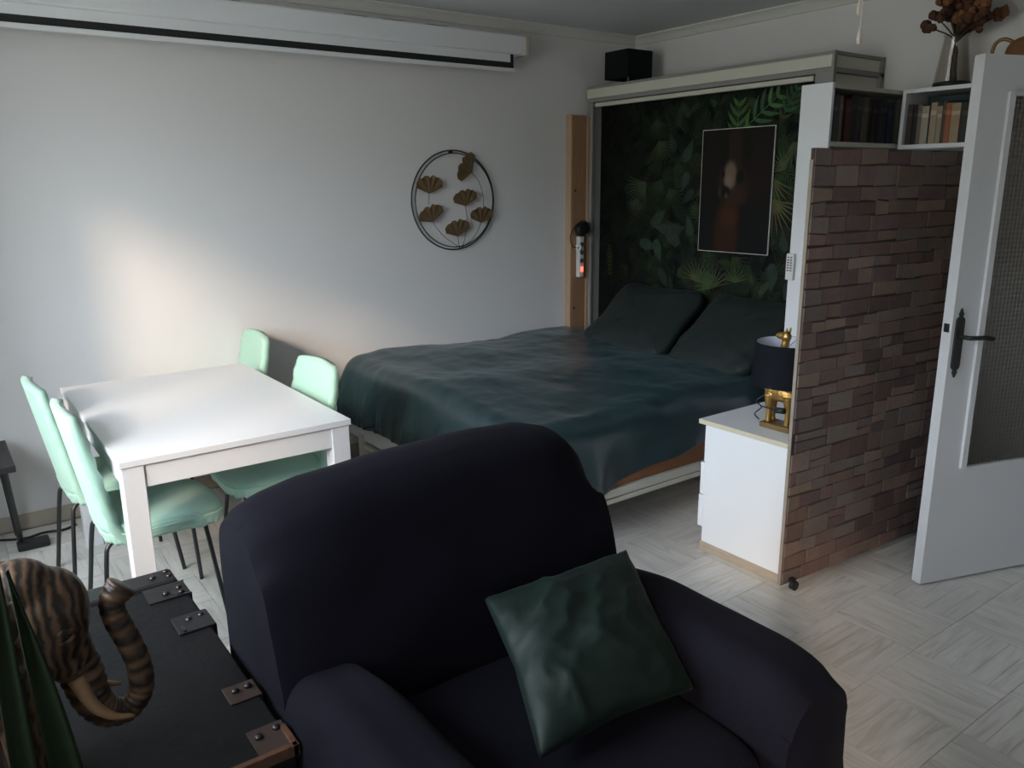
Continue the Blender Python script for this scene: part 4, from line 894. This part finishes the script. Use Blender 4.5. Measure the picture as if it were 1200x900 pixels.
while z < PH1 - 0.012:
    h = rs.choice([0.045, 0.052, 0.060, 0.078]); h = min(h, PH1 - z)
    if PH1 - z - h < 0.03: h = PH1 - z
    x = -rs.uniform(0, 0.08)
    while x < PL:
        wd_ = rs.uniform(0.075, 0.20); x2 = min(PL, x + wd_)
        if PL - x2 < 0.05: x2 = PL
        xs = max(0.0, x)
        if x2 - xs > 0.02:
            parts = [(z, z + h)]
            if h > 0.07 and rs.random() < 0.35: zc_ = z + h * rs.uniform(0.4, 0.6); parts = [(z, zc_), (zc_, z + h)]
            for (za, zb) in parts:
                j = 0.0022; t_ = rs.uniform(0.002, 0.0045); q = [rs.uniform(-.005, .005) for _ in range(4)]
                pts = [PA + PD * (xs + j) + DZ * (za + j + q[0]), PA + PD * (x2 - j) + DZ * (za + j + q[1]), PA + PD * (x2 - j) + DZ * (zb - j + q[2]), PA + PD * (xs + j) + DZ * (zb - j + q[3])]
                pts = [p - PN * 0.001 for p in pts]
                m_ = MB(); i = 0; cen = sum(pts, Vector()) / 4
                m_.v = [tuple(p) for p in pts] + [tuple(p + (cen - p) * 0.05 + PN * (t_ + 0.001) * rs.uniform(0.8, 1.2)) for p in pts]
                m_.f = [(4, 5, 6, 7), (0, 1, 5, 4), (1, 2, 6, 5), (2, 3, 7, 6), (3, 0, 4, 7)]
                obj('stone', m_, rs.choice(STONES), bp_); nst += 1
        x = x2
    z += h
for s_off in (0.05, PL - 0.06):
    cp = PA + PD * s_off + PN * 0.022
    cs = obj('caster', MB().tube([tuple(cp + PN * 0.010 + DZ * 0.020), tuple(cp - PN * 0.008 + DZ * 0.020)], 0.020, 16), BLACKP, bp_)
    obj('caster_bracket', MB().obox(cp + DZ * 0.040 - PN * 0.01, (PD, PN, DZ), (0.010, 0.014, 0.008)), STUD, cs)
    obj('caster_hub', MB().tube([tuple(cp + PN * 0.0115 + DZ * 0.020), tuple(cp + PN * 0.009 + DZ * 0.020)], 0.008, 10), STUD, cs)

# bookcase standing at right angles to the back wall (opens towards -y)
b1 = thing('bookcase', 'tall narrow white bookcase end-on beside the bed, holding dark books', 'bookcase', (3.8, 2.29, 0))
BX = (3.39, 4.225); BYY = (2.203, 2.362)
obj('side_panel', MB().box(BX[0], BX[0] + 0.018, BYY[0], BYY[1], 0, 2.025), WHITE, b1, bevel=0.0015)
obj('side_panel', MB().box(BX[1] - 0.018, BX[1], BYY[0], BYY[1], 0, 2.022), CREAM, b1, bevel=0.0015)
obj('back_panel', MB().box(BX[0] + 0.018, BX[1] - 0.018, BYY[1] - 0.006, BYY[1] - 0.001, 0.05, 2.01), GREYB, b1)
obj('top_panel', MB().box(BX[0] + 0.018, BX[1] - 0.018, BYY[0], BYY[1] - 0.006, 2.002, 2.020), CREAM, b1)
for zz in (0.05, 0.40, 0.75, 1.10, 1.42, 1.752): obj('shelf', MB().box(BX[0] + 0.018, BX[1] - 0.018, BYY[0] + 0.002, BYY[1] - 0.006, zz, zz + 0.020), CREAM, b1)
# second bookcase against the back wall (opens towards -x)
b2 = thing('bookcase', 'white bookcase against the back wall behind the stone partition and door', 'bookcase', (4.09, 1.78, 0))
QX = (3.955, 4.235); QY = (1.42, 2.190)
obj('side_panel', MB().box(QX[0], QX[1], QY[1] - 0.018, QY[1], 0, 2.020), WHITE, b2, bevel=0.0015)
obj('side_panel', MB().box(QX[0], QX[1], QY[0], QY[0] + 0.018, 0, 2.020), WHITE, b2, bevel=0.0015)
obj('back_panel', MB().box(QX[1] - 0.006, QX[1] - 0.001, QY[0] + 0.018, QY[1] - 0.018, 0.05, 2.0), GREYB, b2)
obj('top_panel', MB().box(QX[0], QX[1] - 0.006, QY[0] + 0.018, QY[1] - 0.018, 2.003, 2.021), WHITE, b2)
for zz in (0.05, 0.40, 0.75, 1.10, 1.42, 1.745): obj('shelf', MB().box(QX[0], QX[1] - 0.006, QY[0] + 0.018, QY[1] - 0.018, zz, zz + 0.020), WHITE, b2)

PAGES = mat('book_pages', (0.55, 0.50, 0.40), 0.9, 0.1, 40)
def book(mn, col, x0, x1, y0, y1, z0, z1, spine, label, group):
    t = thing('book', label, 'book', ((x0 + x1) / 2, (y0 + y1) / 2, z0), group)
    m = mat(mn, col, 0.6, 0.15, 20)
    s = 0.002; cv = MB(); pg = MB()
    if spine == '-y':
        cv.box(x0, x0 + s, y0, y1, z0, z1).box(x1 - s, x1, y0, y1, z0, z1).box(x0 + s, x1 - s, y0, y0 + s, z0, z1)
        pg.box(x0 + s, x1 - s, y0 + s, y1 - 0.003, z0 + 0.003, z1 - 0.003)
        bd_ = MB().box(x0 + s * 0.5, x1 - s * 0.5, y0 - 0.0006, y0, z0 + (z1 - z0) * 0.70, z0 + (z1 - z0) * 0.80)
    else:
        cv.box(x0, x1, y0, y0 + s, z0, z1).box(x0, x1, y1 - s, y1, z0, z1).box(x0, x0 + s, y0 + s, y1 - s, z0, z1)
        pg.box(x0 + s, x1 - 0.003, y0 + s, y1 - s, z0 + 0.003, z1 - 0.003)
        bd_ = MB().box(x0 - 0.0006, x0, y0 + s * 0.5, y1 - s * 0.5, z0 + (z1 - z0) * 0.70, z0 + (z1 - z0) * 0.80)
    obj('cover', cv, m, t); obj('pages', pg, PAGES, t)
    obj('spine_band', bd_, mat(mn + '_band', tuple(min(.6, c * 1.5 + .02) for c in col), 0.6), t)
ORD = ['first', 'second', 'third', 'fourth', 'fifth', 'sixth', 'seventh', 'eighth', 'ninth', 'tenth', 'eleventh', 'twelfth', 'thirteenth', 'fourteenth', 'fifteenth']
rb = random.Random(3)
row1 = [('navy', (0.010, 0.014, 0.035), .038), ('grey', (0.085, 0.080, 0.085), .030), ('pale grey', (0.13, 0.115, 0.11), .022), ('maroon', (0.050, 0.014, 0.014), .030), ('dark red', (0.060, 0.012, 0.012), .046), ('black', (0.010, 0.010, 0.012), .050), ('charcoal', (0.030, 0.030, 0.034), .050), ('olive grey', (0.075, 0.070, 0.052), .040), ('black', (0.008, 0.008, 0.010), .052), ('dark brown', (0.026, 0.016, 0.012), .048), ('blue-black', (0.010, 0.013, 0.026), .042), ('slate', (0.045, 0.048, 0.058), .030), ('navy', (0.008, 0.012, 0.030), .046)]
x = BX[0] + 0.024
for k, (cn, col, th) in enumerate(row1):
    h = rb.uniform(0.182, 0.212)
    book('book_' + cn.replace(' ', '_'), col, x, x + th - 0.001, BYY[0] + rb.uniform(0.012, 0.03), BYY[0] + 0.142, 1.7725, 1.7725 + h, '-y', '%s book, %s from the left in the end-on bookcase by the bed' % (cn, ORD[k]), 'dark books in the end-on bookcase')
    x += th
row2 = [('dark brown', (0.045, 0.030, 0.022), .026), ('black', (0.016, 0.014, 0.014), .020), ('taupe', (0.16, 0.125, 0.10), .022), ('cream', (0.36, 0.31, 0.25), .034), ('black', (0.014, 0.013, 0.013), .014), ('beige', (0.33, 0.26, 0.18), .030), ('sand', (0.27, 0.23, 0.16), .024), ('brown', (0.085, 0.05, 0.03), .016), ('rust orange', (0.30, 0.085, 0.035), .024), ('tan', (0.33, 0.235, 0.14), .042), ('black', (0.012, 0.011, 0.012), .034), ('pinkish beige', (0.31, 0.22, 0.16), .026), ('grey', (0.16, 0.15, 0.14), .03), ('dark brown', (0.05, 0.03, 0.02), .03)]
y = QY[1] - 0.024
for k, (cn, col, th) in enumerate(row2):
    h = rb.uniform(0.165, 0.190)
    book('book_' + cn.replace(' ', '_') + '_b', col, QX[0] + rb.uniform(0.012, 0.03), QX[0] + 0.15, y - th + 0.001, y, 1.7655, 1.7655 + h, '-x', '%s book, %s from the left in the bookcase behind the partition' % (cn, ORD[k]), 'pale books in the back wall bookcase')
    y -= th
bxx = thing('storage_box', 'dark teal box lying behind the books in the back wall bookcase', 'box', (4.16, 1.9, 1.766))
obj('body', MB().box(4.11, 4.225, 1.50, 2.14, 1.7655, 1.962), mat('teal_box', (0.012, 0.035, 0.045), 0.6, 0.3, 8), bxx, bevel=0.003)
obj('lid', MB().box(4.107, 4.228, 1.497, 2.143, 1.962, 1.992), mat('teal_box_lid', (0.014, 0.040, 0.050), 0.6, 0.3, 8), bxx, bevel=0.003)

# remote control in a holder on the bookcase side
rc = thing('remote_control', 'white remote control hung on the end panel of the bookcase', 'remote control', (3.38, 2.345, 1.20))
obj('body', MB().box(3.370, 3.3885, 2.324, 2.366, 1.135, 1.262), WHITEP, rc, bevel=0.004)
for i in range(6):
    for j in range(2): obj('key', MB().box(3.3675, 3.3702, 2.332 + 0.016 * j, 2.341 + 0.016 * j, 1.178 + 0.0125 * i, 1.184 + 0.0125 * i), GREYK, rc)

# pull cords hanging from the ceiling
for (cx_, cy_, zb, lab) in ((2.46, 1.530, 2.095, 'upper white teardrop pull cord hanging from the ceiling'), (2.455, 1.518, 2.010, 'lower white teardrop pull cord hanging from the ceiling')):
    pc = thing('pull_cord', lab, 'pull cord', (cx_, cy_, zb), 'ceiling pull cords')
    obj('cord', MB().tube([(cx_, cy_, zb + 0.045), (cx_, cy_, ZC)], 0.0012, 5), WHITEP, pc)
    obj('toggle', MB().lathe([(0.0005, zb), (0.007, zb + 0.003), (0.0095, zb + 0.012), (0.0075, zb + 0.028), (0.003, zb + 0.046), (0.0005, zb + 0.050)], cx_, cy_, 16), mat('pale_wood_toggle', (0.62, 0.54, 0.48), 0.5), pc, smooth=True)

# vase of dried flowers and wicker basket on the back wall bookcase
vx, vy, vz = 4.07, 2.02, 2.0215
vf = thing('flower_vase', 'smoky glass vase of dried brown flowers on top of the bookcase', 'vase', (vx, vy, vz))
obj('vase', MB().lathe([(0.001, vz), (0.078, vz), (0.080, vz + 0.012), (0.052, vz + 0.22), (0.056, vz + 0.235), (0.050, vz + 0.235), (0.047, vz + 0.22), (0.074, vz + 0.014), (0.001, vz + 0.012)], vx, vy, 28), VASEG, vf, smooth=True)
obj('band', MB().lathe([(0.0795, vz + 0.004), (0.0812, vz + 0.004), (0.0800, vz + 0.024), (0.0780, vz + 0.024)], vx, vy, 28), BLACKP, vf, smooth=True)
rf = random.Random(9)
for k in range(42):
    a = rf.uniform(0, 6.28); sp_ = rf.uniform(0.02, 0.16); hh = rf.uniform(0.27, 0.46)
    tip = Vector((vx + sp_ * math.cos(a) * 0.8, vy - 0.05 + sp_ * math.sin(a) * 1.1, vz + hh))
    s1 = obj('stem', MB().tube(arc([(vx + 0.02 * math.cos(a + 2), vy + 0.02 * math.sin(a + 2), vz + 0.02), (vx, vy, vz + 0.2), tip], 4), 0.0035, 5), DRYST, vf)
    fm = MB()
    for q in range(7):
        d = Vector((rf.uniform(-1, 1), rf.uniform(-1, 1), rf.uniform(-.8, .8))) * 0.026
        fm.sup(tip + d, (rf.uniform(.013, .024),) * 3, 2.0, 8, 6, None, lambda p: p * (1 + 0.35 * nz(p.x * 90, p.y * 90, p.z * 90 + q)))
    obj('flower_head', fm, DRYFO if k % 4 == 0 else DRYFL, s1)
bs = thing('wicker_basket', 'brown wicker basket with arched handle on the bookcase behind the door', 'basket', (4.08, 1.67, 2.0215))
obj('body', MB().sup((4.08, 1.66, 2.115), (0.085, 0.13, 0.095), 3.0, 32, 16), BASK, bs, smooth=True)
obj('handle', MB().tube(arc([(4.06, 1.755, 2.185), (4.05, 1.80, 2.205), (4.05, 1.835, 2.185), (4.05, 1.845, 2.12), (4.05, 1.835, 2.05), (4.06, 1.775, 2.05)], 6), 0.008, 8), BRASSD, bs, smooth=True)
print('stones', nst)
